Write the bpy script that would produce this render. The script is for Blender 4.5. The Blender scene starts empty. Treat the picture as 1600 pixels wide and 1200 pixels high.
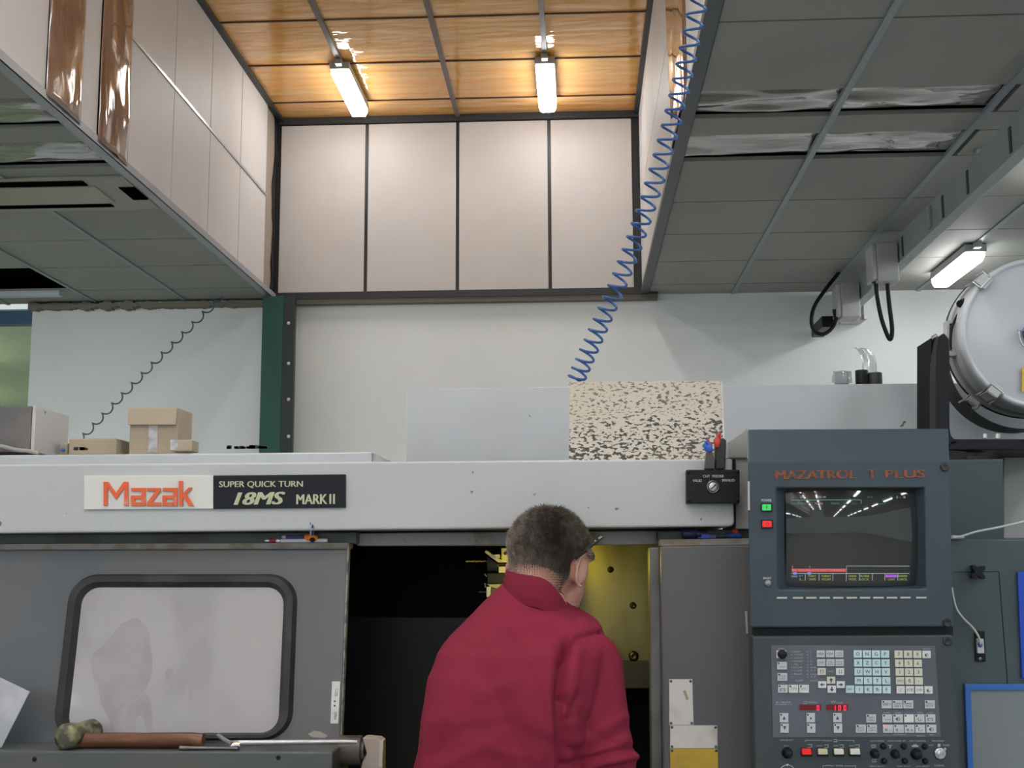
import bpy, bmesh, math, random
import numpy as np
from mathutils import Vector, Matrix, Euler, noise

# ------------------------------------------------------------------ camera, world, light, exposure
S = bpy.context.scene
COL = S.collection
FPX, PITCH, YAW, ROLL, EYE = 1958.63, .1435, .0529, -.0041, 1.53
_F = Vector((-math.sin(YAW)*math.cos(PITCH), math.cos(YAW)*math.cos(PITCH), math.sin(PITCH)))
_R0 = Vector((math.cos(YAW), math.sin(YAW), 0)); _U0 = _R0.cross(_F)
_R = _R0*math.cos(ROLL) + _U0*math.sin(ROLL); _U = -_R0*math.sin(ROLL) + _U0*math.cos(ROLL)
cd = bpy.data.cameras.new('camera'); cam = bpy.data.objects.new('camera', cd); COL.objects.link(cam)
cd.sensor_width = 36; cd.lens = 36*FPX/1600; cd.clip_start = .05; cd.clip_end = 100
m = Matrix.Identity(4)
for i in range(3):
    m[i][0], m[i][1], m[i][2] = _R[i], _U[i], -_F[i]
m[2][3] = EYE
cam.matrix_world = m
S.camera = cam
S.view_settings.view_transform = 'Standard'; S.view_settings.look = 'None'
S.view_settings.gamma = 1; S.view_settings.use_curve_mapping = False
S.view_settings.exposure = .75
LAMP, HALL = 13.0, 20.0          # emission of the tubes in view / of the tubes in the hall behind and the added side ones
w = bpy.data.worlds.new('hall'); S.world = w; w.use_nodes = True
w.node_tree.nodes['Background'].inputs[0].default_value = (.86, .97, 1, 1)
w.node_tree.nodes['Background'].inputs[1].default_value = .42
S.cycles.max_bounces = 8; S.cycles.diffuse_bounces = 4; S.cycles.glossy_bounces = 4
S.cycles.sample_clamp_indirect = 4; S.cycles.caustics_reflective = False; S.cycles.caustics_refractive = False
S.cycles.use_denoising = True

# ------------------------------------------------------------------ helpers
def ray(px, py):
    return _F + _R*((px-800)/FPX) - _U*((py-600)/FPX)
def P(px, py, Y):
    d = ray(px, py); d = d*(Y/d.y); return Vector((d.x, d.y, d.z+EYE))
def PX(px, py, X):
    d = ray(px, py); d = d*(X/d.x); return Vector((d.x, d.y, d.z+EYE))
def PZ(px, py, Z):
    d = ray(px, py); d = d*((Z-EYE)/d.z); return Vector((d.x, d.y, d.z+EYE))

MATS = {}
def mat(name, col, rough=.5, metal=0, spot=None, spot_scale=20, spot_lo=.45, spot_hi=.6, emit=None, estr=0,
        bump=0, bump_scale=30, bump_dist=.01, stretch=(1, 1, 1), coat=0, alpha=1, trans=0, rough_var=0, spec=.5, ior=1.45, spot2=None, spot2_scale=80, spot2_lo=.66, spot2_hi=.7):
    if name in MATS: return MATS[name]
    M = bpy.data.materials.new(name); M.use_nodes = True; MATS[name] = M
    nt = M.node_tree; b = nt.nodes['Principled BSDF']; L = nt.links.new
    b.inputs['Base Color'].default_value = (*col, 1); b.inputs['Roughness'].default_value = rough
    b.inputs['Metallic'].default_value = metal; b.inputs['Coat Weight'].default_value = coat; b.inputs['Coat Roughness'].default_value = .06
    b.inputs['Alpha'].default_value = alpha; b.inputs['Transmission Weight'].default_value = trans
    b.inputs['Specular IOR Level'].default_value = spec; b.inputs['IOR'].default_value = ior
    if emit: b.inputs['Emission Color'].default_value = (*emit, 1); b.inputs['Emission Strength'].default_value = estr
    co = nt.nodes.new('ShaderNodeTexCoord'); mp = nt.nodes.new('ShaderNodeMapping'); L(co.outputs['Object'], mp.inputs[0]); mp.inputs['Scale'].default_value = stretch
    def nz(scale, detail=5):
        n = nt.nodes.new('ShaderNodeTexNoise'); n.inputs['Scale'].default_value = scale; n.inputs['Detail'].default_value = detail; L(mp.outputs[0], n.inputs[0]); return n
    def ramp(src, lo, hi):
        r = nt.nodes.new('ShaderNodeMapRange'); r.inputs[1].default_value = lo; r.inputs[2].default_value = hi; L(src, r.inputs[0]); return r
    cur = None
    for sp, sc, lo, hi in ((spot, spot_scale, spot_lo, spot_hi), (spot2, spot2_scale, spot2_lo, spot2_hi)):
        if not sp: continue
        r = ramp(nz(sc).outputs[0], lo, hi)
        mx = nt.nodes.new('ShaderNodeMix'); mx.data_type = 'RGBA'; L(r.outputs[0], mx.inputs[0])
        if cur: L(cur, mx.inputs[6])
        else: mx.inputs[6].default_value = (*col, 1)
        mx.inputs[7].default_value = (*sp, 1); cur = mx.outputs[2]
    if cur: L(cur, b.inputs['Base Color'])
    if rough_var:
        r = ramp(nz(6).outputs[0], .3, .7); r.inputs[3].default_value = max(.02, rough-rough_var); r.inputs[4].default_value = rough+rough_var; L(r.outputs[0], b.inputs['Roughness'])
    if bump:
        bp = nt.nodes.new('ShaderNodeBump'); bp.inputs['Strength'].default_value = bump; bp.inputs['Distance'].default_value = bump_dist
        L(nz(bump_scale, 3).outputs[0], bp.inputs['Height']); L(bp.outputs[0], b.inputs['Normal'])
    return M

class MB:
    """collects geometry, builds it as one mesh object"""
    def __init__(s): s.v = []; s.f = []; s.mi = []; s.sm = []
    def add(s, vs, fs, mi=0, smooth=False):
        o = len(s.v); s.v += [tuple(x) for x in vs]
        for f in fs: s.f.append([o+i for i in f]); s.mi.append(mi); s.sm.append(smooth)
        return s
    def box(s, lo, hi, mi=0):
        x0, y0, z0 = lo; x1, y1, z1 = hi
        return s.add([(x0,y0,z0),(x1,y0,z0),(x1,y1,z0),(x0,y1,z0),(x0,y0,z1),(x1,y0,z1),(x1,y1,z1),(x0,y1,z1)],
                     [(0,3,2,1),(4,5,6,7),(0,1,5,4),(1,2,6,5),(2,3,7,6),(3,0,4,7)], mi)
    def prism(s, pts, ext, mi=0, front=True):
        pts = [Vector(p) for p in pts]; ext = Vector(ext); n = len(pts)
        fs = [(i, i+n, (i+1) % n+n, (i+1) % n) for i in range(n)] + [list(range(2*n-1, n-1, -1))]
        if front: fs.append(list(range(n)))
        return s.add(pts + [p+ext for p in pts], fs, mi)
    def quad(s, a, b, c, d, mi=0): return s.add([a, b, c, d], [(0, 1, 2, 3)], mi)
    def tube(s, path, r, n=8, mi=0, cap=True, smooth=True, squash=None):
        path = [Vector(p) for p in path]; R = r if isinstance(r, (list, tuple)) else [r]*len(path)
        vs = []; fs = []; t0 = (path[1]-path[0]).normalized(); a = t0.orthogonal().normalized()
        for i, p in enumerate(path):
            t = (path[min(i+1, len(path)-1)] - path[max(i-1, 0)]).normalized()
            a = (a - t*a.dot(t)); a = a.normalized() if a.length > 1e-6 else t.orthogonal().normalized(); b = t.cross(a)
            for k in range(n):
                th = 2*math.pi*k/n; vs.append(p + (a*math.cos(th)+b*math.sin(th))*R[i])
            if i: fs += [((i-1)*n+k, (i-1)*n+(k+1) % n, i*n+(k+1) % n, i*n+k) for k in range(n)]
        s.add(vs, fs, mi, smooth)
        if cap:
            m = len(path)-1; s.add(vs[:n], [list(range(n))[::-1]], mi); s.add(vs[m*n:], [list(range(n))], mi)
        return s
    def cyl(s, a, b, r, r2=None, n=20, mi=0): return s.tube([a, b], [r, r if r2 is None else r2], n, mi)
    def lathe(s, c, axis, prof, n=32, mi=0, smooth=True):
        c = Vector(c); ax = Vector(axis).normalized(); u = ax.orthogonal().normalized(); v = ax.cross(u); vs = []; fs = []
        for i, (d, r) in enumerate(prof):
            vs += [c+ax*d+(u*math.cos(2*math.pi*k/n)+v*math.sin(2*math.pi*k/n))*r for k in range(n)]
            if i: fs += [((i-1)*n+k, (i-1)*n+(k+1) % n, i*n+(k+1) % n, i*n+k) for k in range(n)]
        return s.add(vs, fs, mi, smooth)
    def ball(s, c, r, n=12, mi=0, rot=None):
        c = Vector(c); r = Vector(r) if not isinstance(r, (int, float)) else Vector((r, r, r)); vs = []; fs = []
        for i in range(n+1):
            t = math.pi*i/n
            for k in range(2*n):
                p = 2*math.pi*k/(2*n); q = Vector((r.x*math.sin(t)*math.cos(p), r.y*math.sin(t)*math.sin(p), r.z*math.cos(t)))
                if rot: q = rot @ q
                vs.append(c+q)
            if i: fs += [((i-1)*2*n+k, i*2*n+k, i*2*n+(k+1) % (2*n), (i-1)*2*n+(k+1) % (2*n)) for k in range(2*n)]
        return s.add(vs, fs, mi, True)
    def text(s, body, a, b, h, nrm=(0, -1, 0), mi=0, shear=0, bold=0, up=None, lift=.0006, fn=None, natural=False):
        """lettering running from point a to point b (baseline), h tall"""
        a = Vector(a); b = Vector(b); me, w, hh = text_mesh(body, shear)
        x = (b-a); L = x.length; x.normalize(); n = Vector(nrm).normalized(); u = n.cross(x) if up is None else Vector(up)
        sx = L/w; sy = h/hh
        if natural: sx = sy; a = (a+b)/2 - x*(w*sx/2)
        for k, e in enumerate((-1, 0, 1) if bold else (0,)):      # heavier lettering: the glyphs laid down three times, a hair apart
            vs = [a + x*(p[0]*sx + e*bold*sy*.8) + u*(p[1]*sy) + n*(lift+.00004*k) for p in me[0]]
            if fn: vs = [fn(q) for q in vs]
            s.add(vs, me[1], mi)
        return s
    def build(s, name, mats, parent=None, bevel=0, seg=2, angle=.6, weld=False):
        me = bpy.data.meshes.new(name); base = Vector((0, 0, 0))
        me.from_pydata(s.v, [], s.f); me.update()
        for M in (mats if isinstance(mats, (list, tuple)) else [mats]): me.materials.append(M)
        me.polygons.foreach_set('material_index', s.mi); me.polygons.foreach_set('use_smooth', s.sm); me.update()
        bm = bmesh.new(); bm.from_mesh(me)
        if weld: bmesh.ops.remove_doubles(bm, verts=bm.verts, dist=1e-5)
        bmesh.ops.recalc_face_normals(bm, faces=bm.faces); bm.to_mesh(me); bm.free()
        o = bpy.data.objects.new(name, me); COL.objects.link(o)
        if bevel:
            bv = o.modifiers.new('edge', 'BEVEL'); bv.width = bevel; bv.segments = seg; bv.limit_method = 'ANGLE'; bv.angle_limit = angle
        if parent is not None:
            o.parent = parent; o.matrix_parent_inverse = Matrix.Translation(-parent.location) if parent.type == 'EMPTY' else Matrix.Identity(4)
        return o
_TX = {}
def text_mesh(body, shear=0, bold=0):
    k = (body, shear, bold)
    if k not in _TX:
        c = bpy.data.curves.new('lettering', 'FONT'); c.body = body; c.shear = shear; c.resolution_u = 3; c.fill_mode = 'FRONT'
        o = bpy.data.objects.new('lettering', c); COL.objects.link(o); bpy.context.view_layer.update()
        me = bpy.data.meshes.new_from_object(o.evaluated_get(bpy.context.evaluated_depsgraph_get()))
        vs = [v.co.copy() for v in me.vertices]; fs = [list(p.vertices) for p in me.polygons]
        x0 = min((v.x for v in vs), default=0); x1 = max((v.x for v in vs), default=1); y0 = min((v.y for v in vs), default=0); y1 = max((v.y for v in vs), default=1)
        y0 = min(0, y0) if body.isupper() is False else y0
        _TX[k] = (([(v.x-x0, v.y-y0) for v in vs], fs), max(x1-x0, 1e-3), max(y1-y0, 1e-3))
        bpy.data.objects.remove(o); bpy.data.curves.remove(c); bpy.data.meshes.remove(me)
    return _TX[k]
def tag(o, label, cat, group=None):
    o['label'] = label; o['category'] = cat
    if group: o['group'] = group
    return o
def thing(name, label, cat, loc, group=None):
    o = bpy.data.objects.new(name, None); COL.objects.link(o); o.location = loc; o.empty_display_size = .05
    return tag(o, label, cat, group)
def struct(o): o['kind'] = 'structure'; return o
def slab(pts, Y, t, mi=0, mb=None):
    """a plate whose outline is seen at the given picture points, at depth Y (or per-corner), t thick away from us"""
    q = [P(x, y, Y[i] if isinstance(Y, (list, tuple)) else Y) for i, (x, y) in enumerate(pts)]
    mb = mb or MB(); mb.prism(q, (0, t, 0), mi); return mb
def rect(x0, y0, x1, y1): return [(x0, y0), (x0, y1), (x1, y1), (x1, y0)]
def smooth_path(pts, n=8):
    pts = [Vector(p) for p in pts]; out = []
    for i in range(len(pts)-1):
        p0, p1, p2, p3 = pts[max(i-1, 0)], pts[i], pts[i+1], pts[min(i+2, len(pts)-1)]
        for k in range(n):
            t = k/n; out.append(.5*((2*p1)+(p2-p0)*t+(2*p0-5*p1+4*p2-p3)*t*t+(3*p1-p0-3*p2+p3)*t**3))
    return out+[pts[-1]]

# ------------------------------------------------------------------ materials
BEAM = mat('cream_grey_enamel', (.51, .535, .55), .38, spot=(.47, .485, .495), spot_scale=3, spot_lo=.3, spot_hi=.75, spot2=(.16, .15, .14), spot2_scale=38, spot2_lo=.715, spot2_hi=.74)
REAR = mat('pale_grey_enamel', (.48, .515, .545), .24, spot=(.44, .46, .48), spot_scale=4, spot_lo=.3, spot_hi=.75, spot2=(.12, .11, .1), spot2_scale=45, spot2_lo=.72, spot2_hi=.74, bump=.15, bump_scale=60, bump_dist=.002)
DOORP = mat('dark_grey_worn_enamel', (.10, .113, .127), .33, spot=(.125, .12, .12), spot_scale=4, spot_lo=.35, spot_hi=.75)
RAIL = mat('green_grey_enamel', (.075, .09, .092), .4, spot=(.06, .065, .06), spot_scale=9)
EDGE = mat('worn_door_edge', (.26, .24, .225), .35, spot=(.2, .17, .15), spot_scale=25)
RAIL2 = mat('oily_steel_rail', (.34, .34, .345), .45, spot=(.17, .165, .13), spot_scale=12, spot2=(.22, .19, .13), spot2_scale=30, spot2_lo=.6, spot2_hi=.7)
CONS = mat('blue_grey_enamel', (.047, .068, .089), .42, spot=(.043, .062, .08), spot_scale=6)
CONS2 = mat('slate_grey_enamel', (.042, .055, .064), .42, spot=(.038, .05, .058), spot_scale=6)
CAB = mat('dark_green_grey_enamel', (.058, .084, .096), .42, spot=(.05, .072, .08), spot_scale=5)
BLACK = mat('black_plastic', (.010, .010, .012), .4, spec=.25)
RUBBER = mat('black_rubber', (.032, .031, .031), .45, spec=.3, spot=(.05, .048, .046), spot_scale=14)
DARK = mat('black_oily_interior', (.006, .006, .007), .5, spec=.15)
VOID = mat('black_void_shade', (.004, .004, .004), 1, spec=0)  # darkness of the ceiling void and air slots put into the colour
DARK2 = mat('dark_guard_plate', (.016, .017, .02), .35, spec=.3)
WHITEP = mat('white_plate', (.72, .72, .70), .4, spot=(.6, .58, .55), spot_scale=12)
STEEL = mat('steel', (.55, .55, .55), .28, 1)
DSTEEL = mat('dark_steel', (.14, .14, .14), .35, 1)
CHROME = mat('chrome', (.75, .75, .77), .12, 1)
INKW = mat('pale_ink', (.62, .64, .64), .5)
INKB = mat('dark_ink', (.04, .045, .06), .6)
# ------------------------------------------------------------------ the room
XL, XR, WY, ZC, ZT = -1.9555, .4176, 7.9023, 1.7252+EYE, 2.9366+EYE
JY = [5.1788+.6*i for i in range(5)]                # joints of the well's left wall
XM = [-1.3688+.6*i for i in range(3)]               # mullions of the well's end wall
BACKY = -24.0
PANEL = mat('cream_wall_panel', (.68, .65, .635), .5, spot=(.655, .62, .60), spot_scale=2, bump=.05, bump_scale=90, bump_dist=.002)
WALL = mat('white_painted_wall', (.88, .89, .87), .6, spot=(.85, .86, .84), spot_scale=1.2)
TILE = mat('grey_ceiling_tile', (.30, .305, .275), .6, spot=(.28, .285, .26), spot_scale=1.5, bump=.06, bump_scale=120, bump_dist=.002)
TILEP = mat('pale_ceiling_tile', (.55, .6, .5), .6)
MULL = mat('dark_mullion', (.035, .036, .038), .45)
RIB = mat('grey_rib', (.24, .27, .30), .35)
RIBD = mat('dark_seam', (.05, .052, .05), .6)
TRIMM = mat('grey_blue_trim', (.34, .35, .38), .35)
ORANGE = None
def orange_mat():
    M = bpy.data.materials.new('amber_gloss_panel'); M.use_nodes = True; nt = M.node_tree; L = nt.links.new; b = nt.nodes['Principled BSDF']
    co = nt.nodes.new('ShaderNodeTexCoord'); mp = nt.nodes.new('ShaderNodeMapping'); mp.inputs['Scale'].default_value = (.35, 7, 1); L(co.outputs['Object'], mp.inputs[0])
    n = nt.nodes.new('ShaderNodeTexNoise'); n.inputs['Scale'].default_value = 2.2; n.inputs['Detail'].default_value = 6; L(mp.outputs[0], n.inputs[0])
    n2 = nt.nodes.new('ShaderNodeTexNoise'); n2.inputs['Scale'].default_value = 1.1; L(co.outputs['Object'], n2.inputs[0])
    r = nt.nodes.new('ShaderNodeValToRGB'); L(n.outputs[0], r.inputs[0]); e = r.color_ramp.elements
    e[0].position = .33; e[0].color = (.84, .36, .07, 1); e[1].position = .7; e[1].color = (.95, .60, .26, 1)
    mx = nt.nodes.new('ShaderNodeMix'); mx.data_type = 'RGBA'; mx.inputs[7].default_value = (.90, .50, .13, 1)
    mr = nt.nodes.new('ShaderNodeMapRange'); mr.inputs[1].default_value = .45; mr.inputs[2].default_value = .7; L(n2.outputs[0], mr.inputs[0]); L(mr.outputs[0], mx.inputs[0]); L(r.outputs[0], mx.inputs[6]); L(mx.outputs[2], b.inputs['Base Color'])
    b.inputs['Roughness'].default_value = .05; b.inputs['IOR'].default_value = 1.5; b.inputs['Coat Weight'].default_value = .25
    n3 = nt.nodes.new('ShaderNodeTexNoise'); n3.inputs['Scale'].default_value = 3.0; n3.inputs['Detail'].default_value = 2.5; mp3 = nt.nodes.new('ShaderNodeMapping'); mp3.inputs['Scale'].default_value = (.8, 3.2, 1); L(co.outputs['Object'], mp3.inputs[0]); L(mp3.outputs[0], n3.inputs[0])
    bp = nt.nodes.new('ShaderNodeBump'); bp.inputs['Strength'].default_value = .5; bp.inputs['Distance'].default_value = .03; L(n3.outputs[0], bp.inputs['Height']); L(bp.outputs[0], b.inputs['Normal'])
    return M
ORANGE = orange_mat()
FLOORM = mat('grey_workshop_floor', (.36, .36, .35), .5, spot=(.3, .3, .29), spot_scale=1.5)

struct(MB().quad((-9, BACKY, 0), (9, BACKY, 0), (9, 20, 0), (-9, 20, 0)).build('floor', FLOORM))
# back wall, its left end open to the next bay
XE = P(45, 600, WY+.05).x
b = MB(); b.box((XE, WY+.05, 0), (9, WY+.2, ZC+.02)); struct(b.build('wall_back', WALL))
# the end wall of the raised well: four cream panels between dark mullions
b = MB(); fw = .03
b.box((XL-.06, WY, ZC), (XR+.06, WY+.05, ZT), 1)
xs = [XL+.03] + XM + [XR-.03]
xs[0] = P(438, 320, WY).x-.03
for i in range(4):
    l = xs[i] + (.011 if i else .03); r_ = xs[i+1] - (.011 if i < 3 else .02)
    b.box((l, WY-.012, ZC+.03), (r_, WY+.01, ZT-.05), 0)
struct(b.build('wall_well_end', [PANEL, MULL], bevel=.003))
b = MB(); b.box((XL-.02, WY-.02, ZC-.045), (XR+.1, WY+.05, ZC-.012)); struct(b.build('trim_1', mat('brown_batten', (.16, .14, .11), .6)))
b = MB(); b.box((XL-.02, WY-.03, ZC-.014), (XR+.1, WY+.05, ZC+.03)); struct(b.build('trim_2', MULL))

# ---- well side walls
zmid = PX(305, 175, XL).z
S1 = (PX(70, 140, XL).y, PX(124, 190, XL).y); S2 = (PX(151, 215, XL).y, JY[0])
FILM = mat('brown_plastic_film', (.20, .10, .06), .10, spot=(.27, .17, .12), spot_scale=4, bump=.6, bump_scale=3, bump_dist=.05, stretch=(1, .9, .6), coat=.8)
b = MB(); g = .009
def panelrow(b, X, y0, y1, z0, z1, sgn, mi=0):
    b.box((min(X, X-sgn*.02), y0+g/2, z0+g/2), (max(X, X-sgn*.02), y1-g/2, z1-g/2), mi)
b.box((XL-.05, BACKY, ZC), (XL-.015, WY, ZT), 1)
ys = [BACKY+.6*i for i in range(100) if BACKY+.6*i < S1[0]-.3]
b.box((XL-.02, BACKY, ZC), (XL, S1[0], zmid-.004), 0); b.box((XL-.02, BACKY, zmid+.004), (XL, S1[0], ZT), 0)
b.box((XL-.02, S1[1]+.004, ZC), (XL, S2[0]-.004, ZT), 0)
for i in range(4):
    panelrow(b, XL, JY[i], JY[i+1], ZC, zmid, 1); panelrow(b, XL, JY[i], JY[i+1], zmid, ZT, 1)
b.box((XL-.02, JY[4]+.004, ZC), (XL-.012, WY-.03, ZT), 2)
struct(b.build('wall_well_left', [PANEL, RIBD, mat('bare_board', (.36, .30, .25), .7)]))
def torn(name, X, y0, y1, z0, z1, seed, M):
    b = MB(); n = 26; random.seed(seed); L_ = []; 
    for i in range(n+1):
        z = z0+(z1-z0)*i/n; L_.append((y0+(y1-y0)*(.35+.35*noise.noise((i*.35, seed, 0))+.25*abs(math.sin(i*.21+seed))), z))
    for i in range(n):
        b.add([(X, L_[i][0], L_[i][1]), (X, y1, L_[i][1]), (X, y1, L_[i+1][1]), (X, L_[i+1][0], L_[i+1][1])], [(0, 1, 2, 3)])
    return b.build(name, M)
o = torn('torn_membrane', XL-.005, JY[4]+.12, WY-.03, ZC, ZT, 3.3, BLACK)
tag(o, 'torn black membrane strip hanging in the corner beside the end wall of the roof well', 'membrane')
o.modifiers.new('sheet', 'SOLIDIFY').thickness = .002
b = MB(); b.box((XL-.01, BACKY, zmid-.007), (XL+.006, S1[0], zmid+.007)); b.box((XL-.01, JY[0], zmid-.007), (XL+.006, JY[4], zmid+.007)); struct(b.build('trim_3', mat('aluminium_joint', (.5, .5, .5), .3, 1)))
def film(name, mk, n1, n2, amp, seed, label, M, group):
    """a crinkled plastic sheet; mk(u,v) gives a point and its outward normal"""
    b = MB(); vs = []
    for i in range(n1+1):
        for j in range(n2+1):
            p, nn = mk(i/n1, j/n2); u, v = i/n1, j/n2; e = min(1, 8*min(v, 1-v)); 
            d = amp*(.5+.5*noise.noise((p.x*3+seed, p.y*5+v*2, p.z*3+u)))*e + amp*.22*noise.noise((p.x*6, p.y*9, p.z*6+seed))*e + .004
            vs.append(p+nn*d)
    fs = [(i*(n2+1)+j, (i+1)*(n2+1)+j, (i+1)*(n2+1)+j+1, i*(n2+1)+j+1) for i in range(n1) for j in range(n2)]
    b.add(vs, fs, 0, True); o = b.build(name, M); md = o.modifiers.new('sheet', 'SOLIDIFY'); md.thickness = .002
    return tag(o, label, 'plastic sheet', group)
for (a, c), lab, sd in ((S1, 'shiny brown plastic sheet over the wall gap nearer us, above the low ceiling edge', 1.), (S2, 'shiny brown plastic sheet over the wall gap next to the aluminium joint strip', 7.)):
    film('plastic_sheet', lambda u, v: (Vector((XL, a+(c-a)*v, ZC+(ZT-ZC)*u)), Vector((1, 0, 0))), 40, 14, .022, sd, lab, FILM, 'plastic sheets on the roof well walls')
# right well wall
b = MB(); RS = (PX(1072, 60, XR).y, PX(1046, 60, XR).y)
b.box((XR+.012, BACKY, ZC), (XR+.05, WY, ZT), 1)
b.box((XR, BACKY, ZC), (XR+.02, 3.9, ZT), 0)
yj = [3.9, RS[0]]
b.box((XR, 3.905, ZC), (XR+.02, RS[0]-.004, ZT), 0)
k = RS[1]+.004
while k < WY-.1:
    e = min(k+.6, WY-.03); b.box((XR, k+.003, ZC), (XR+.02, e-.003, zmid-.004), 0); b.box((XR, k+.003, zmid+.004), (XR+.02, e-.003, ZT), 0); k += .6
struct(b.build('wall_well_right', [PANEL, RIBD]))
film('plastic_sheet', lambda u, v: (Vector((XR, RS[0]+(RS[1]-RS[0])*v, ZC+(ZT-ZC)*u)), Vector((-1, 0, 0))), 40, 14, .02, 4., 'shiny brown plastic sheet on the well wall behind the blue coiled hose', FILM, 'plastic sheets on the roof well walls')

# ---- well ceiling: amber panels with seams
b = MB(); b.box((XL-.05, BACKY, ZT), (XR+.05, WY+.05, ZT+.03))
struct(b.build('ceiling', ORANGE))
b = MB()
seams = [WY-.31-.6*i for i in range(12)]
b = MB()
for y in seams: b.box((XL, y-.006, ZT-.006), (XR, y+.006, ZT+.002))
struct(b.build('trim_4', mat('brown_seam', (.07, .035, .02), .5)))
RIB2 = mat('taupe_rib', (.17, .145, .13), .4)
for i, x in enumerate(XM):
    struct(MB().box((x-.014, BACKY, ZT-.02), (x+.014, WY-.012, ZT+.002)).build('trim_%d' % (5+i), RIB2))
b = MB(); b.box((XL, BACKY, ZT-.025), (XL+.03, WY, ZT)); b.box((XR-.03, BACKY, ZT-.025), (XR, WY, ZT)); b.box((XL, WY-.03, ZT-.045), (XR, WY, ZT)); struct(b.build('trim_8', MULL))

# ---- low ceilings: rows of tiles
def rowY(px, py): return PZ(px, py, ZC).y
LJ = [BACKY] + [rowY(60, 154)-.6*k for k in (9, 8, 7, 6, 5, 4, 3, 2, 1)] + [rowY(60, 154), rowY(80, 199), rowY(100, 222), rowY(120, 261), rowY(120, 275), rowY(140, 325), JY[2], JY[3], JY[4], WY+.06]
LKIND = {len(LJ)-10: 'film', len(LJ)-8: 'film', len(LJ)-6: 'ac'}
XC = [XL-.03] + [XL-.6*k for k in range(1, 12)]
b = MB(); th = .018
def tile(b, x0, x1, y0, y1, z=None, mi=0, g=.0055):
    z = ZC if z is None else z
    b.box((min(x0, x1)+g, y0+g, z), (max(x0, x1)-g, y1-g, z+th), mi)
HOLE = {(2, len(LJ)-3), (3, len(LJ)-3)}
for r_ in range(len(LJ)-1):
    for c in range(len(XC)-1):
        kd = LKIND.get(r_)
        if kd == 'film' or (c, r_) in HOLE: continue
        if kd == 'ac' and c < 2: continue
        tile(b, XC[c], XC[c+1], LJ[r_], LJ[r_+1])
b.box((-9, BACKY, ZC+.10), (XL-.06, WY+.1, ZC+.12), 1)
struct(b.build('ceiling_left', [TILE, VOID]))
RJ = [BACKY] + [5.881-.6*k for k in range(20, 4, -1) if 5.881-.6*k > BACKY] + [rowY(1300, 30), rowY(1300, 139), rowY(1300, 180), rowY(1300, 208), rowY(1300, 247), 5.881, 6.481, 7.081, 7.681, WY+.06]
RXC = [XR+.03] + [XR+.585*k for k in range(1, 14)]
b = MB(); nR = len(RJ)
for r_ in range(nR-1):
    for c in range(len(RXC)-1):
        if r_ in (nR-9, nR-7) and c < 2: continue
        if r_ in (nR-9, nR-7) and c == 2: tile(b, 1.622, RXC[3], RJ[r_], RJ[r_+1]); continue
        tile(b, RXC[c], RXC[c+1], RJ[r_], RJ[r_+1])
b.box((XR+.06, BACKY, ZC+.10), (9, WY+.1, ZC+.12), 1)
struct(b.build('ceiling_right', [TILE, VOID]))
# seams between the tile rows
k = 9
for i in range(1, 5):
    k += 1; x = XC[i]; struct(MB().box((x-.011, BACKY, ZC-.008), (x+.011, WY+.05, ZC+.01)).build('trim_%d' % k, RIB))
for i in range(1, 8):
    k += 1; x = RXC[i]; struct(MB().box((x-.013, BACKY, ZC-.008), (x+.013, WY+.05, ZC+.01)).build('trim_%d' % k, RIB))
# ceiling edge trims
b = MB(); b.box((XL-.045, BACKY, ZC-.012), (XL+.004, WY, ZC+.004)); b.box((XL-.002, BACKY, ZC-.012), (XL+.006, WY, ZC+.022)); k += 1; struct(b.build('trim_%d' % k, TRIMM))
b = MB(); b.box((XR-.006, BACKY, ZC-.012), (XR+.045, WY, ZC+.02)); k += 1; struct(b.build('trim_%d' % k, mat('slate_trim', (.045, .056, .066), .4)))
# plastic films in the low ceilings
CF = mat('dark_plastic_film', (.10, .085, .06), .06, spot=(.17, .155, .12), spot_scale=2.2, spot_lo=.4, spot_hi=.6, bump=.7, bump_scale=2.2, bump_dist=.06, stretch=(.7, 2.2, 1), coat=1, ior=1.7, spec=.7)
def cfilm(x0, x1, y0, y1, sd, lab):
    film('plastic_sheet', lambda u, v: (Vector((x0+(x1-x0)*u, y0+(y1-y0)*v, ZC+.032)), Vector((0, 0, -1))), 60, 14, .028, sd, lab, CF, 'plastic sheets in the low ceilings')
i = len(LJ)-10
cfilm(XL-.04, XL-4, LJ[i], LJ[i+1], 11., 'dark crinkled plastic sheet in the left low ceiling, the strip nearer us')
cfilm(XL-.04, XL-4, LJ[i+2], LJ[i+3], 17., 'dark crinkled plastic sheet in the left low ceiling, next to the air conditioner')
i = nR-9
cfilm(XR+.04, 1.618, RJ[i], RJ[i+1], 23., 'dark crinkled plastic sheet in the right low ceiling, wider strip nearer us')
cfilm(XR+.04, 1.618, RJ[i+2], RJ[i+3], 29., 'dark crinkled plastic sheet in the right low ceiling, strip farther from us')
# ragged batten and wall head on the left
b = MB()
for j in range(60):
    x0 = XL-.02-j*.028; 
    if x0 < XE: break
    d = .018*noise.noise((j*.4, 2, 1)); b.box((x0-.028, WY-.01, ZC-.05-d), (x0, WY+.05, ZC-.012+d))
struct(b.build('trim_30', mat('grubby_batten', (.22, .2, .16), .7)))
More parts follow.
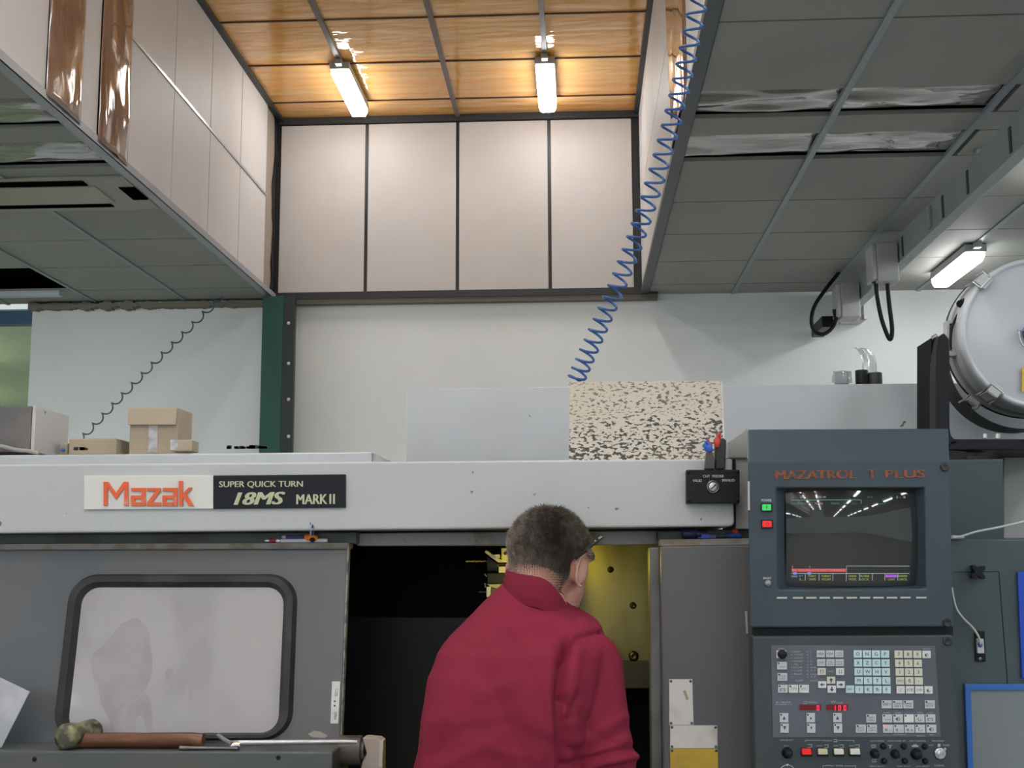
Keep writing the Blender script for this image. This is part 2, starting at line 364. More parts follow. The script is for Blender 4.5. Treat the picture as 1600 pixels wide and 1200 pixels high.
# next bay: pale ceiling far beyond the wall end, with a blue beam
b = MB()
for r_ in range(12):
    for c in range(9): tile(b, XE+.5-.6*c*1.0, XE-.1-.6*c*1.0, 8.2+r_*1.2, 9.4+r_*1.2)
struct(b.build('ceiling_far', TILEP))
b = MB(); b.box((-9, 22.6, 0), (XE+.5, 22.75, 3.4)); struct(b.build('wall_far', TILEP))
struct(MB().box((-9.1, WY, 0), (-9, 22.7, 3.4)).build('wall_far_left', TILEP))
yb = PZ(20, 490, ZC-.02).y
b = MB(); b.box((-9, yb, ZC-.09), (XE-.02, yb+.1, ZC)); struct(b.build('trim_31', mat('blue_beam', (.06, .12, .20), .4)))
b = MB(); b.box((-9, JY[4]-.01, ZC-.03), (XC[3]+.5, JY[4]+.05, ZC+.0)); struct(b.build('trim_32', mat('pale_blue_lip', (.5, .56, .62), .3)))

# ---- green steel column
G = thing('steel_column', 'dark green steel column standing against the white wall under the roof well corner', 'column', (P(425, 700, 7.75).x, 7.75, 0))
cx0, cx1 = P(407, 600, 7.7).x, P(440, 600, 7.7).x; cx2 = P(458, 600, 7.7).x
GR = mat('dark_green_paint', (.012, .085, .052), .45, spot=(.01, .065, .042), spot_scale=2)
MB().box((cx0, 7.7, 0), (cx1, 7.88, ZC-.03)).build('web', GR, G, bevel=.004)
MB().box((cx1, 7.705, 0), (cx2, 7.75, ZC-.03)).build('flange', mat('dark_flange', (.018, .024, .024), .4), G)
for py in (505, 568, 624, 682):
    p = P(451, py, 7.70); MB().ball(p, .011, 6).build('bolt', WHITEP, G)

# ---- strip lights
LENS = mat('lit_diffuser', (.9, .9, .9), .4, emit=(.98, .99, .99), estr=LAMP)
LENSH = mat('lit_hall_diffuser', (.9, .9, .9), .4, emit=(.93, .99, 1.03), estr=HALL)
FIX = mat('grey_fitting', (.35, .36, .37), .4)
def strip_light(x, y0, y1, z, label, group, lens=LENS, wd=.11, ht=.06):
    t = thing('strip_light', label, 'light', (x, (y0+y1)/2, z), group)
    MB().box((x-wd*.53, y0-.01, z-.042), (x+wd*.53, y1-.02, z)).box((x-.02, y0-.06, z-.03), (x+.02, y0, z)).build('fitting', FIX, t, bevel=.004)
    b = MB(); h = wd/2; pr = [(-h, 0), (-h, -.03), (-h*.75, -ht), (h*.75, -ht), (h, -.03), (h, 0)]
    n = len(pr); sec = [(y0, .75), (y0+.02, 1), (y1-.035, 1), (y1, .72)]; vs = []
    for yy, s_ in sec: vs += [(x+px_*s_, yy, z-.03+pz*s_) for px_, pz in pr]
    fs = [(i*n+k_, (i+1)*n+k_, (i+1)*n+(k_+1) % n, i*n+(k_+1) % n) for i in range(len(sec)-1) for k_ in range(n)] + [list(range(n)), list(range(len(vs)-1, len(vs)-n-1, -1))]
    b.add(vs, fs); b.build('diffuser', lens, t, bevel=.006)
    return t
strip_light(XM[0], 6.93, 7.62, ZT-.02, 'lit strip light on the amber ceiling, the one nearer the left wall', 'strip lights in the roof well')
strip_light(XM[2], 6.93, 7.62, ZT-.02, 'lit strip light on the amber ceiling, the one nearer the blue hose', 'strip lights in the roof well')
xr = RXC[3]
strip_light(xr, 6.78, 7.48, ZC-.005, 'lit strip light on the low ceiling just above the round drum lid', 'strip lights on the low ceiling')
strip_light(xr, 4.75, 5.55, ZC-.005, 'lit strip light cut by the picture edge, above the drum and beyond the trunking', 'strip lights on the low ceiling')
for x, z, n0 in ((XM[0], ZT-.02, 2.6), (XM[2], ZT-.02, 2.6), (xr, ZC-.005, 1.2), (xr+2.4, ZC-.005, 2.4), (-3.9, ZC-.005, 1.2)):
    for j in range(-2 if z < ZT-.5 and abs(x) > 3 else 0, 10):  # side rows continue ahead out of view: lamps added to brighten the back wall
        y = n0-2.4*j
        strip_light(x, y-.6, y+.6, z, 'lit strip light in the hall rows mirrored in the screen, some added unseen as fill', 'strip lights of the hall behind', LENSH, wd=.13)
for x, y in ((-5.2, 9.3), (-6.4, 11.8), (-7.8, 14.5)):
    strip_light(x, y-.7, y+.7, ZC-.005, 'lit strip light under the pale ceiling of the bay beyond the wall end', 'strip lights of the far bay', mat('lit_far_diffuser', (.9, .9, .9), .4, emit=(.8, 1, .55), estr=30))

# ---- air conditioner cassette
i = len(LJ)-6; y0, y1 = LJ[i], LJ[i+1]; xa, xb = XL-.05, XL-1.2
A = thing('air_conditioner', 'olive grey ceiling air conditioner with dark slots in the left low ceiling', 'air conditioner', ((xa+xb)/2, y0, ZC))
ACM = mat('olive_plastic', (.33, .33, .26), .45)
MB().box((xb, y0+.005, ZC-.015), (xa, y1-.005, ZC+.02)).build('body', ACM, A, bevel=.004)
def acq(px0, py0, px1, py1): 
    a_, c_ = PZ(px0, py0, ZC-.016), PZ(px1, py1, ZC-.016); return a_, c_
ya, yb_ = PZ(60, 284, ZC-.016).y, PZ(60, 291, ZC-.016).y; xe = PZ(136, 288, ZC-.016).x
MB().box((xb+.04, ya, ZC-.019), (xe, yb_, ZC-.01)).build('slot', VOID, A)
yc, yd = PZ(60, 320, ZC-.016).y, PZ(60, 325, ZC-.016).y; xe2 = PZ(178, 322, ZC-.016).x
MB().box((xb+.04, yc, ZC-.019), (xe2, yd, ZC-.01)).build('slot', VOID, A)
ye, yf = PZ(200, 292.5, ZC-.016).y, PZ(200, 312, ZC-.016).y
for q in (186, 199):
    x0 = PZ(q, 292.5, ZC-.016).x; MB().box((x0-.003, ye, ZC-.019), (x0+.03, yf, ZC-.01)).build('vent', VOID, A)
MB().box((xb+.02, yb_+.015, ZC-.022), (PZ(160, 300, ZC-.016).x, yc-.015, ZC-.01)).build('grille', mat('olive_grille', (.36, .36, .27), .4), A, bevel=.003)

# ---- cable trunking under the right ceiling
tz1, tz0 = ZC-.03, ZC-.175
tx0 = PZ(1480, 339, tz0).x; tx1 = tx0+.06
T = thing('cable_trunking', 'grey metal cable trunking running back under the right low ceiling', 'trunking', (tx0, 6, tz0))
TM = mat('grey_trunking', (.31, .335, .34), .45, spot=(.28, .30, .305), spot_scale=4)
MB().box((tx0, 1.0, tz0), (tx1, WY+.04, tz1)).build('channel', TM, T, bevel=.003)
for px, py in ((1579, 215), (1512, 280), (1473, 315), (1410, 370), (1338, 440)):
    y = PX(px, py, tx0).y; MB().box((tx0-.004, y-.012, tz0+.012), (tx0+.005, y+.012, tz1-.03)).build('joint_slot', RIBD, T)
for py, px in ((317, 1452),):
    y = PX(px, py, tx0).y
    MB().box((tx0-.012, y-.03, tz0+.02), (tx0+.002, y+.03, tz1-.02)).build('coupler', mat('pale_coupler', (.3, .33, .33), .35), T, bevel=.003)
for yy in (3.2, 5.2, 7.2): MB().box((tx0+.01, yy-.02, tz1-.001), (tx1-.01, yy+.02, ZC+.001)).build('hanger', TM, T)
BOXM = mat('grey_box', (.42, .42, .40), .5)
def jbox(px0, px1, py0, py1, yc_, label, loop, tail):
    c = PX(px1, (py0+py1)/2, tx0); Y = yc_
    lo, hi = P(px0, py1, Y), P(px1, py0, Y)
    t = thing('junction_box', label, 'junction box', (lo.x, Y, lo.z), 'junction boxes on the trunking')
    MB().box((tx0-.115, Y, lo.z), (tx0-.006, Y+.16, hi.z)).build('body', BOXM, t, bevel=.006)
    MB().box((tx0-.14, Y+.008, lo.z+.012), (tx0-.114, Y+.152, hi.z-.008)).build('lid', mat('pale_box_lid', (.47, .47, .45), .5), t, bevel=.006)
    MB().cyl(P(*tail, Y+.07), P(tail[0], tail[1]+13, Y+.07), .022, .014, 10).build('gland', BLACK, t)
    c_ = MB().tube(smooth_path([P(x, y, Y+.07) for x, y in loop], 8), .0115, 8).build('cable', BLACK, t)
    return t
jbox(1340, 1380, 378, 440, 6.45, 'grey junction box on the trunking, the one with a long hanging cable loop', [(1368, 438), (1371, 465), (1378, 500), (1390, 530), (1394, 515), (1390, 480), (1387, 448), (1387, 433)], (1367, 430))
jbox(1284, 1318, 441, 496, 7.35, 'grey junction box at the wall end of the trunking, black cable bowed sideways', [(1307, 490), (1303, 508), (1290, 521), (1276, 520), (1268, 505), (1272, 480), (1290, 452), (1310, 427), (1316, 418)], (1306, 484))
b = MB(); q0, q1 = P(1318, 500, 7.8), P(1352, 458, 7.8)
t = thing('wall_bracket', 'white metal bracket on the wall behind the end of the trunking', 'bracket', (q0.x, 7.8, q0.z))
MB().box((q0.x, 7.8, q0.z), (q1.x, 7.94, q1.z)).build('plate', WHITEP, t, bevel=.004)
MB().box((q1.x-.02, 7.77, q0.z), (q1.x, 7.81, q1.z)).build('lip', WHITEP, t)
MB().box((P(1284, 490, 7.55).x, 7.55, P(1284, 511, 7.55).z), (P(1303, 490, 7.55).x, 7.9, P(1284, 494, 7.55).z)).build('socket', BLACK, t)
# ------------------------------------------------------------------ the lathe
YB = 2.60
LA = thing('lathe', 'large grey metal-turning lathe with a cream top cover and dark grey sliding door', 'lathe', (-.2, 3.0, 0))
def ybox(x0, x1, y0, y1, z0, z1, mb=None, mi=0): mb = mb or MB(); return mb.box((x0, y0, z0), (x1, y1, z1), mi)
# top cover beam (its lower edge rises a little to the right, as in the photo)
x_l, x_r = -1.75, P(1146, 770, YB).x
zt, zb = P(500, 721.5, YB).z, P(500, 829, YB).z
b = MB(); b.prism([(x_l, YB, zb-.004), (x_r-.006, YB, zb+.004), (x_r, YB, zb+.010), (x_r, YB, zt-.001), (x_l, YB, zt)], (0, .42, 0))
beam = b.build('top_cover', BEAM, LA, bevel=.004)
# side of the cover and the bracket behind the console
slab([(1137, 690), (1137, 716), (1168, 716), (1168, 668)], 2.63, .3).build('end_bracket', mat('grey_bracket', (.30, .30, .29), .5), LA, bevel=.003)
slab([(1150, 716), (1150, 826), (1172, 826), (1172, 716)], 2.64, .25).build('end_plate', mat('mid_grey_plate', (.36, .37, .37), .45), LA)
slab([(1146, 716), (1146, 823), (1151, 823), (1151, 716)], 2.66, .2).build('end_gap', BLACK, LA)
# nameplate: white half with the raised maker's name, black half with the model
slab([(131, 743.5), (131, 796), (333, 795), (333, 743)], YB-.006, .0058).build('nameplate', mat('white_badge', (.70, .71, .68), .35), beam, bevel=.001)
slab([(333, 743), (333, 795), (540, 793), (540, 741)], YB-.0062, .006).build('nameplate', mat('black_badge', (.012, .014, .02), .35, spec=.25), beam, bevel=.001)
BADGE_Y = YB-.0064
ORL = mat('worn_orange', (.78, .13, .045), .5, spot=(.80, .36, .25), spot_scale=42, spot_lo=.58, spot_hi=.75)
GRNL = mat('pale_olive_ink', (.50, .53, .36), .5)
b = MB()
# the maker's name drawn as angular strokes, in units of its own height
def strokes(mb, polys, px0, px1, py0, py1, Y, t, mi=0):
    for k_, pl in enumerate(polys):
        Y -= .00007
        q = [P(px0+(px1-px0)*x, py1-(py1-py0)*y, Y) for x, y in pl]
        mb.prism(q, (0, t, 0), mi)
W_ = 3.75
def bar(x0, y0, x1, y1): return [(x0/W_, y0), (x1/W_, y0), (x1/W_, y1), (x0/W_, y1)]
def poly(*p): return [(x/W_, y) for x, y in p]
LT = [bar(0, 0, .17, .98), poly((.0, .98), (.2, .98), (.53, .52), (.53, .26)), poly((1.05, .98), (.86, .98), (.53, .52), (.53, .26)), bar(.88, 0, 1.05, .98)]
def a_(x): return [bar(x, 0, x+.16, .42), bar(x, .28, x+.62, .42), bar(x, 0, x+.45, .13), bar(x+.02, .60, x+.62, .73), bar(x+.46, 0, x+.62, .73)]
LT += a_(1.16) + [bar(1.85, .60, 2.42, .73), poly((1.85, .13), (2.05, .13), (2.42, .60), (2.22, .60)), bar(1.85, 0, 2.42, .13)] + a_(2.5)
LT += [bar(3.2, 0, 3.36, 1.02), poly((3.36, .30), (3.36, .48), (3.62, .75), (3.75, .75), (3.75, .72)), poly((3.36, .42), (3.5, .5), (3.82, .0), (3.62, .0))]
strokes(b, LT, 161.5, 299.5, 752, 790, BADGE_Y-.0032, .0035)
b.build('maker_lettering', ORL, beam)
b = MB(); strokes(b, [[(x+.008, y-.03) for x, y in q] for q in LT], 161.5, 299.5, 752, 790, BADGE_Y-.001, .002); b.build('lettering_shadow', mat('grey_letter_shadow', (.45, .42, .40), .5), beam)  # letters' cast shadow drawn as a grey copy, offset right and down
b = MB()
b.text('SUPER QUICK TURN', P(342.5, 763, BADGE_Y), P(473, 762.3, BADGE_Y), .0147, bold=.035)
for k_ in range(5): b.text('18MS', P(365+.8*k_, 789, BADGE_Y), P(442.5+.8*k_, 788, BADGE_Y), .0262, shear=.28, lift=.0006+.00005*k_)
b.text('MARK', P(463.5, 788, BADGE_Y), P(511, 787.4, BADGE_Y), .0205, bold=.035)
b.text('II', P(515, 787.5, BADGE_Y), P(523, 787.4, BADGE_Y), .0205, bold=.02)
b.build('model_lettering', GRNL, beam)

# rails above the doors
slab([(-300, 836), (-300, 852), (557, 850), (557, 831)], 2.665, .05).build('door_rail', RAIL, LA, bevel=.003)
slab([(557, 833), (557, 853), (1030, 851), (1030, 829)], 2.70, .08).build('header_rail', RAIL2, LA, bevel=.003)
slab([(1027, 829), (1027, 845), (1172, 845), (1172, 826)], 2.665, .05).build('door_rail', RAIL, LA, bevel=.003)
ybox(-1.75, .3, 2.79, 2.9, P(600, 838, 2.7).z, zb+.003).build('header_back', BLACK, LA)

# sliding door: leans towards us at the foot
YD0, YD1 = 2.655, 2.575
def ydoor(py): return YD0 + (YD1-YD0)*(py-848)/317
_d0 = P(0, 848, YD0); _dn = (P(540, 848, YD0)-_d0).cross(P(300, 1165, YD1)-_d0).normalized()
if _dn.y > 0: _dn = -_dn
def D(px, py, off=0):
    r_ = ray(px, py); o_ = Vector((0, 0, EYE)); return o_ + r_*((_d0-o_).dot(_dn)/r_.dot(_dn)) + _dn*off
b = MB(); b.prism([D(-330, 861), D(-330, 1190), D(530, 1190), D(543.5, 858)], (0, .03, 0))
door = b.build('sliding_door', DOORP, LA, bevel=.003)
b = MB(); b.prism([P(-330, 851, 2.645), D(-330, 861), D(543.5, 858), P(544.5, 848, 2.645)], (0, .06, 0)); b.build('top_edge', EDGE, door, bevel=.003)
b = MB(); b.prism([D(543, 849), D(531, 1178), D(532.6, 1178), D(545.5, 848)], (0, .02, 0)); b.build('side_edge', mat('chipped_edge', (.26, .27, .27), .4, spot=(.08, .08, .08), spot_scale=40), door)
# window: rubber gasket round a cloudy pane
def rrect(x0, y0, x1, y1, r, skew, n=8):
    out = []
    for cx, cy, a0 in ((x0+r, y0+r, 180), (x1-r, y0+r, 270), (x1-r, y1-r, 0), (x0+r, y1-r, 90)):
        for k in range(n+1):
            th = math.radians(a0+90*k/n); out.append((cx+r*math.cos(th), cy+r*math.sin(th)))
    return [(x + skew(x, y), y) for x, y in out]
sk = lambda x, y: -(y-905)*( .115 - .075*(x-110)/350)
outer = rrect(110, 897, 466, 1157, 44, sk); inner = rrect(132, 918, 445, 1145, 27, sk); mid = rrect(115, 902, 461, 1154, 40, sk); mid2 = rrect(125, 911, 452, 1149, 33, sk)
b = MB(); n = len(outer)
rings = [[D(x, y, 0) for x, y in outer], [D(x, y, .014) for x, y in mid], [D(x, y, .014) for x, y in mid2], [D(x, y, .0006) for x, y in inner]]
vs = [p for r_ in rings for p in r_]
b.add(vs, [(i*n+k, i*n+(k+1) % n, (i+1)*n+(k+1) % n, (i+1)*n+k) for i in range(3) for k in range(n)], 0, False)
b.build('window_gasket', RUBBER, door)
PANE = mat('cloudy_pane', (.40, .395, .405), .3, spot=(.355, .345, .36), spot_scale=3.5, spot_lo=.45, spot_hi=.6, spot2=(.33, .32, .335), spot2_scale=7, spot2_lo=.5, spot2_hi=.68, stretch=(1, 1, .6), coat=.25)
b = MB(); b.add([D(x, y, .0012) for x, y in inner], [list(range(n))]); b.build('window_pane', PANE, door)
STAIN = mat('dried_coolant_film', (.31, .295, .315), .3, spot=(.36, .345, .36), spot_scale=9, coat=.25)
b = MB()
for pl in ([(190, 975), (165, 1005), (145, 1025), (145, 1055), (155, 1075), (158, 1100), (170, 1120), (176, 1142), (188, 1142), (186, 1118), (195, 1104), (225, 1080), (238, 1050), (236, 1010), (232, 985), (215, 966)],
           [(205, 1100), (196, 1118), (198, 1142), (213, 1142), (212, 1124), (222, 1118), (230, 1142), (238, 1142), (236, 1100), (228, 1084), (216, 1092)],
           [(262, 1045), (258, 1056), (264, 1064), (271, 1054), (269, 1044)], [(298, 1042), (296, 1080), (297, 1098), (301, 1080), (302, 1042)]):
    pl = smooth_path([(x, y, 0) for x, y in pl+pl[:1]], 5)[:-1]; b.add([D(q.x, q.y, .0018) for q in pl], [list(range(len(pl)))])
b.build('dried_coolant', STAIN, door)
# white label with vertical writing
b = MB(); b.prism([D(519, 1065, .003), D(516.5, 1131, .003), D(529, 1131, .003), D(532, 1065, .003)], (0, .003, 0)); b.build('door_label', WHITEP, door, bevel=.0008)
b = MB()
b.text('CLOSE', D(524.5, 1076, .0036), D(523.5, 1088, .0036), .006, up=(1, 0, 0), nrm=(0, -1, -.2)); b.text('OPEN', D(522.5, 1112, .0036), D(522, 1124, .0036), .006, up=(1, 0, 0), nrm=(0, -1, -.2))
b.ball(D(523.6, 1096, .0036), .0018, 5); b.ball(D(523.3, 1103, .0036), .0018, 5); b.build('label_lettering', INKB, door)
b = MB(); b.add([D(x, y, .0006) for x, y in [(481, 1147), (490, 1142), (500, 1143), (512, 1149), (508, 1153), (488, 1152)]], [list(range(6))]); b.build('scrape_mark', mat('scraped_primer', (.33, .31, .28), .6), door)

# ledge below the door
zl = P(300, 1172, 2.48).z
sx = P(521, 1176, 2.47).x
b = MB(); b.box((-1.75, 2.46, zl-.35), (sx, 2.63, zl)); ledge = b.build('ledge', mat('ledge_enamel', (.085, .10, .10), .35, spot=(.10, .105, .10), spot_scale=6), LA, bevel=.003)
for px, py in ((54, 1186.5), (435, 1184)): p = P(px, py, 2.46); MB().cyl(p+Vector((0, -.001, 0)), p+Vector((0, .005, 0)), .0045, n=14).build('screw_hole', BLACK, ledge)
ybox(-1.75, sx-.02, 2.5, 2.63, .1, zl-.3).build('lower_apron', DOORP, LA)
# latch cylinder and pale bracket at the foot of the door
L_ = MB(); p0, p1 = P(530, 1172, 2.56), P(565, 1172, 2.56); L_.cyl(p0, p1, .029, n=24); L_.cyl(p1, P(570, 1172, 2.56), .02, n=20)
latch = L_.build('door_latch', mat('brown_oily_steel', (.10, .085, .07), .35, spot=(.06, .05, .045), spot_scale=18), LA, bevel=.002)
slab([(566, 1153), (573, 1152), (592, 1154), (598, 1158), (598, 1215), (560, 1215), (566, 1190), (573, 1178)], 2.55, .04).build('bracket', mat('beige_bracket', (.42, .37, .33), .5), latch, bevel=.002)
slab([(593, 1157), (599, 1157), (597, 1198), (592, 1198)], 2.548, .03).build('bracket_lip', mat('pale_lip', (.55, .5, .46), .5), latch)

# inside of the machine
YI = 3.35
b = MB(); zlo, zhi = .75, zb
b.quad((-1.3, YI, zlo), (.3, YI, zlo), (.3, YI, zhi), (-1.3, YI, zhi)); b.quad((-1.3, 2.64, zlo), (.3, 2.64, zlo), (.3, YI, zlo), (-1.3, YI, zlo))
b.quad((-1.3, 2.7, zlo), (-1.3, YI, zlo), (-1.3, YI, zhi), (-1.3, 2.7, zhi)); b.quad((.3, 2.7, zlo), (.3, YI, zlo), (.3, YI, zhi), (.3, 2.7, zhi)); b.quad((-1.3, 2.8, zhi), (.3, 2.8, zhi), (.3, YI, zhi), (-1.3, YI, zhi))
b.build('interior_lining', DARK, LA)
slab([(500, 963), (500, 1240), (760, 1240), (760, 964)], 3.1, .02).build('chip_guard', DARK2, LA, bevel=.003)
SHEET = mat('brushed_steel_sheet', (.34, .32, .17), .36, .8, spot=(.12, .11, .05), spot_scale=7, spot_lo=.5, spot_hi=.7, stretch=(1, 1, .5))  # base yellowed: coolant tint plus the work lamp's yellow put into the colour
sh = slab([(880, 850), (880, 1033), (1040, 1033), (1040, 850)], 3.12, .015).build('splash_sheet', SHEET, LA, bevel=.002)
for px, py, r_ in ((989, 946, .006), (990, 1025, .009)):
    p = P(px, py, 3.12); MB().lathe(p, (0, -1, 0), [(0, r_*1.4), (.002, r_*1.4), (.002, r_), (.006, r_*.9), (.006, r_*.45), (.003, r_*.4), (.003, 0)], 16).build('bolt', DSTEEL, sh)
p = P(954, 890, 3.12); MB().lathe(p, (0, -1, 0), [(0, .008), (.001, .007), (.0012, 0)], 16).build('hole', BLACK, sh)
slab([(880, 1034), (880, 1075), (1040, 1075), (1040, 1034)], 3.09, .05).build('lower_guard', mat('grey_guard', (.05, .05, .052), .4), LA)
# tool turret
tu = MB(); tu.box(tuple(P(786, 940, 3.0)), (P(900, 940, 3.0).x, 3.2, P(800, 862, 3.0).z)); 
TU = tu.build('tool_turret', mat('turret_steel', (.05, .05, .05), .35, .6), LA, bevel=.004)
YEL = mat('bright_turret_steel', (.62, .60, .55), .3, .3)
slab([(783, 856), (783, 876), (830, 876), (830, 856)], 2.94, .05).build('tool_block', YEL, TU, bevel=.002)
slab([(757, 863), (759, 859.5), (781, 874), (795, 875.5), (795, 879), (778, 879)], 2.93, .04).build('tool_holder', YEL, TU, bevel=.001)
slab([(770, 867), (780, 866), (781, 872), (777, 872)], 2.925, .03).build('insert', YEL, TU)
slab([(760, 868), (778, 880), (795, 880), (795, 884), (779, 884), (779, 893), (761, 893)], 2.95, .06).build('tool_block', mat('dark_block_steel', (.03, .03, .03), .4, .4), TU, bevel=.002)  # near-black steel for the dark blocks
slab([(779, 885), (779, 895), (800, 895), (800, 885)], 2.93, .05).build('tool_holder', YEL, TU, bevel=.001)
slab([(761, 895.5), (761, 912), (800, 912), (800, 895.5)], 2.92, .06).build('tool_block', mat('dark_block_steel', (.03, .03, .03)), TU, bevel=.002)
slab([(760, 913), (767, 917), (776, 920), (800, 920), (800, 913)], 2.90, .05).build('clamp', mat('satin_steel', (.42, .42, .44), .35), TU, bevel=.001)
slab([(760, 917), (760, 933), (766.5, 933), (766.5, 917)], 2.89, .05).build('clamp', mat('bright_clamp', (.75, .78, .8), .3), TU, bevel=.001)
slab([(767, 918), (776, 922), (776, 936), (767, 933)], 2.89, .05).build('clamp', mat('olive_steel', (.12, .12, .10), .4), TU)
slab([(776, 921), (776, 936), (800, 936), (800, 921)], 2.92, .05).build('tool_block', DARK2, TU)
b = MB()
for i in range(12): p = P(728.5+i*2.55, 877.2+.5*math.sin(i*2.2), 2.95); b.ball(p, (.0021, .002, .0016), 5)
b.cyl(P(728, 877, 2.95), P(762, 877, 2.95), .0012, n=6); b.build('drill', mat('brass_tint', (.7, .5, .2), .3, .6), TU)
b = MB(); b.cyl(P(748, 925, 2.95), P(762, 925, 2.95), .0016, n=6); b.build('drill', DSTEEL, TU)
for a0, a1 in (((757, 897), (761, 901)), ((758, 911), (758.5, 918))): MB().cyl(P(*a0, 2.95), P(*a1, 2.95), .002, n=6).build('stud', YEL, TU)
# the work lamp high inside, behind the header
wl = MB().lathe(P(866, 848, 2.85), (0, .1, -1), [(0, .03), (.03, .034), (.03, .03), (.01, .02), (.01, 0)], 20).build('work_lamp', DSTEEL, LA)
ld = bpy.data.lights.new('work_lamp_bulb', 'POINT'); ld.energy = 1.5; ld.color = (1, .76, .0); ld.shadow_soft_size = .03
lo = bpy.data.objects.new('work_lamp_bulb', ld); COL.objects.link(lo); lo.location = P(866, 868, 2.85); lo.rotation_euler = (math.radians(12), 0, 0)

# fixed panel right of the opening
b = slab([(1031.5, 853), (1036, 1240), (1180, 1240), (1176, 851)], 2.60, .05); fp = b.build('fixed_panel', DOORP, LA, bevel=.004)
b = MB(); b.prism([P(1031.5, 843, 2.62), P(1031.5, 853, 2.60), P(1180, 851, 2.60), P(1180, 841, 2.62)], (0, .06, 0)); b.build('top_edge', EDGE, fp, bevel=.002)
slab([(1014, 855), (1018.5, 1240), (1036, 1240), (1031, 855)], 2.625, .06).build('door_post', mat('post_enamel', (.16, .165, .165), .4, spot=(.12, .12, .12), spot_scale=10), LA, bevel=.003)
slab([(1164, 955), (1166, 990), (1169, 990), (1167.5, 955)], 2.597, .01).build('worn_edge', mat('worn_bare_edge', (.4, .4, .4), .4), fp)
for pts, M, nm in (([(1045.5, 1061.5), (1045.5, 1133), (1084, 1133), (1082, 1061.5)], WHITEP, 'blank_plate'), ([(1047, 1133.5), (1047, 1169.5), (1121.5, 1169.5), (1121, 1133.5)], WHITEP, 'blank_plate'), ([(1047, 1170), (1048, 1235), (1123, 1235), (1122, 1170)], mat('yellow_plate', (.62, .42, .04), .45, spot=(.5, .34, .05), spot_scale=14), 'warning_plate')):
    pl = slab(pts, 2.5965, .0034).build(nm, M, fp, bevel=.0008)
    b = MB()
    for (x, y), dx, dy in zip(pts, (3, 3, -3, -3), (3, -3, -3, 3)): b.ball(P(x+dx, y+dy, 2.5963), (.0028, .0012, .0028), 6)
    b.build('rivets', DSTEEL, pl)
b = MB(); b.add([P(x, y, 2.5962) for x, y in [(1067, 1080), (1071, 1078), (1076, 1092), (1073, 1095)]], [(0, 1, 2, 3)]); b.build('stain', mat('brown_stain', (.42, .34, .22), .6), fp)

# key switch plate
kp = slab(rect(1072.5, 734, 1156, 786.5), 2.575, .028).build('key_switch_plate', mat('black_plate', (.010, .011, .014), .35, spec=.25), LA, bevel=.002)
b = MB(); b.text('CUT  FEEDER', P(1098.5, 746, 2.5745), P(1131, 746, 2.5745), .0052, bold=.02); b.text('VALID', P(1082.5, 753, 2.5745), P(1096.5, 753, 2.5745), .0052, bold=.02); b.text('INVALID', P(1128.5, 752.5, 2.5745), P(1148, 752.5, 2.5745), .0052, bold=.02); b.build('lettering', INKW, kp)
p = P(1114, 761, 2.575); MB().lathe(p, (0, -1, 0), [(0, .0135), (.006, .0135), (.006, .0105), (.004, .0085)], 24).build('lock_ring', DSTEEL, kp)
b = MB(); b.lathe(p, (0, -1, 0), [(.001, .009), (.007, .009), (.008, .0075), (.008, 0)], 20); b.prism([p+Vector((-.006, -.0085, -.004)), p+Vector((-.005, -.0085, -.006)), p+Vector((.006, -.0085, .004)), p+Vector((.005, -.0085, .006))], (0, .002, 0), 1); b.build('key_slot', [mat('satin_lock', (.6, .6, .6), .3, .5), BLACK], kp)
b = MB()
for x, y in ((1076, 738), (1152, 737), (1076, 782), (1152.5, 781)): b.lathe(P(x, y, 2.575), (0, -1, 0), [(0, .0036), (.002, .0034), (.0026, 0)], 10)
b.build('screws', BLACK, kp)

# covers behind the beam
lc = MB(); q0 = P(-300, 724, 2.98); q1 = P(581, 706, 2.98); lc.box((q0.x, 2.98, zt-.02), (q1.x, 4.1, q1.z)); lc.build('left_rear_cover', REAR, LA, bevel=.004)
slab([(581, 706), (581, 735), (609, 735), (609, 719)], 2.99, .6).build('cover_end', mat('grey_end_plate', (.40, .40, .39), .45, spot=(.2, .19, .18), spot_scale=20), LA, bevel=.002)  # end face a darker grey than the cover
RC = MB(); RC.prism([P(635, 607, 3.25), P(635, 760, 3.25), P(1700, 760, 3.25), P(1700, 596.5, 3.25)], (0, .75, 0)); RC.build('rear_cover', REAR, LA, bevel=.0015)
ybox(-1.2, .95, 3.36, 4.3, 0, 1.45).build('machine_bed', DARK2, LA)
# ------------------------------------------------------------------ operator console
def yc(py): return 2.438 + .018*(py-722)/258          # the screen housing leans down a little
def U(px, py, off=0): return P(px, py, yc(py)-off)
CO = thing('control_console', 'blue-grey machine control console with a dark screen, keypad and switches', 'control console', (.52, 2.5, 0))
hs = MB()
F_o = [(1168.5, 722), (1171.5, 980.5), (1489.5, 979.5), (1483.5, 721)]; F_i = [(1212, 762), (1214.5, 921), (1447.5, 919.5), (1445, 762)]; F_r = [(1227, 764), (1228, 917), (1431.5, 915.5), (1430, 763.5)]
o_ = [U(x, y) for x, y in F_o]; i_ = [U(x, y) for x, y in F_i]; r_ = [U(x, y, -.034) for x, y in F_r]
bk = [Vector((p.x, 2.598, p.z)) for p in o_]; bk[0].x += .024; bk[1].x += .024; bk[2].x -= .0; tp = [P(1168, 671, 2.475), P(1482.5, 669.5, 2.475)]; tb = [Vector((tp[0].x+.024, 2.598, tp[0].z)), Vector((tp[1].x, 2.598, tp[1].z))]
v = o_+i_+r_+bk+tp+tb
f = [(k, (k+1) % 4, 4+(k+1) % 4, 4+k) for k in range(4)] + [(4+k, 4+(k+1) % 4, 8+(k+1) % 4, 8+k) for k in range(4)]
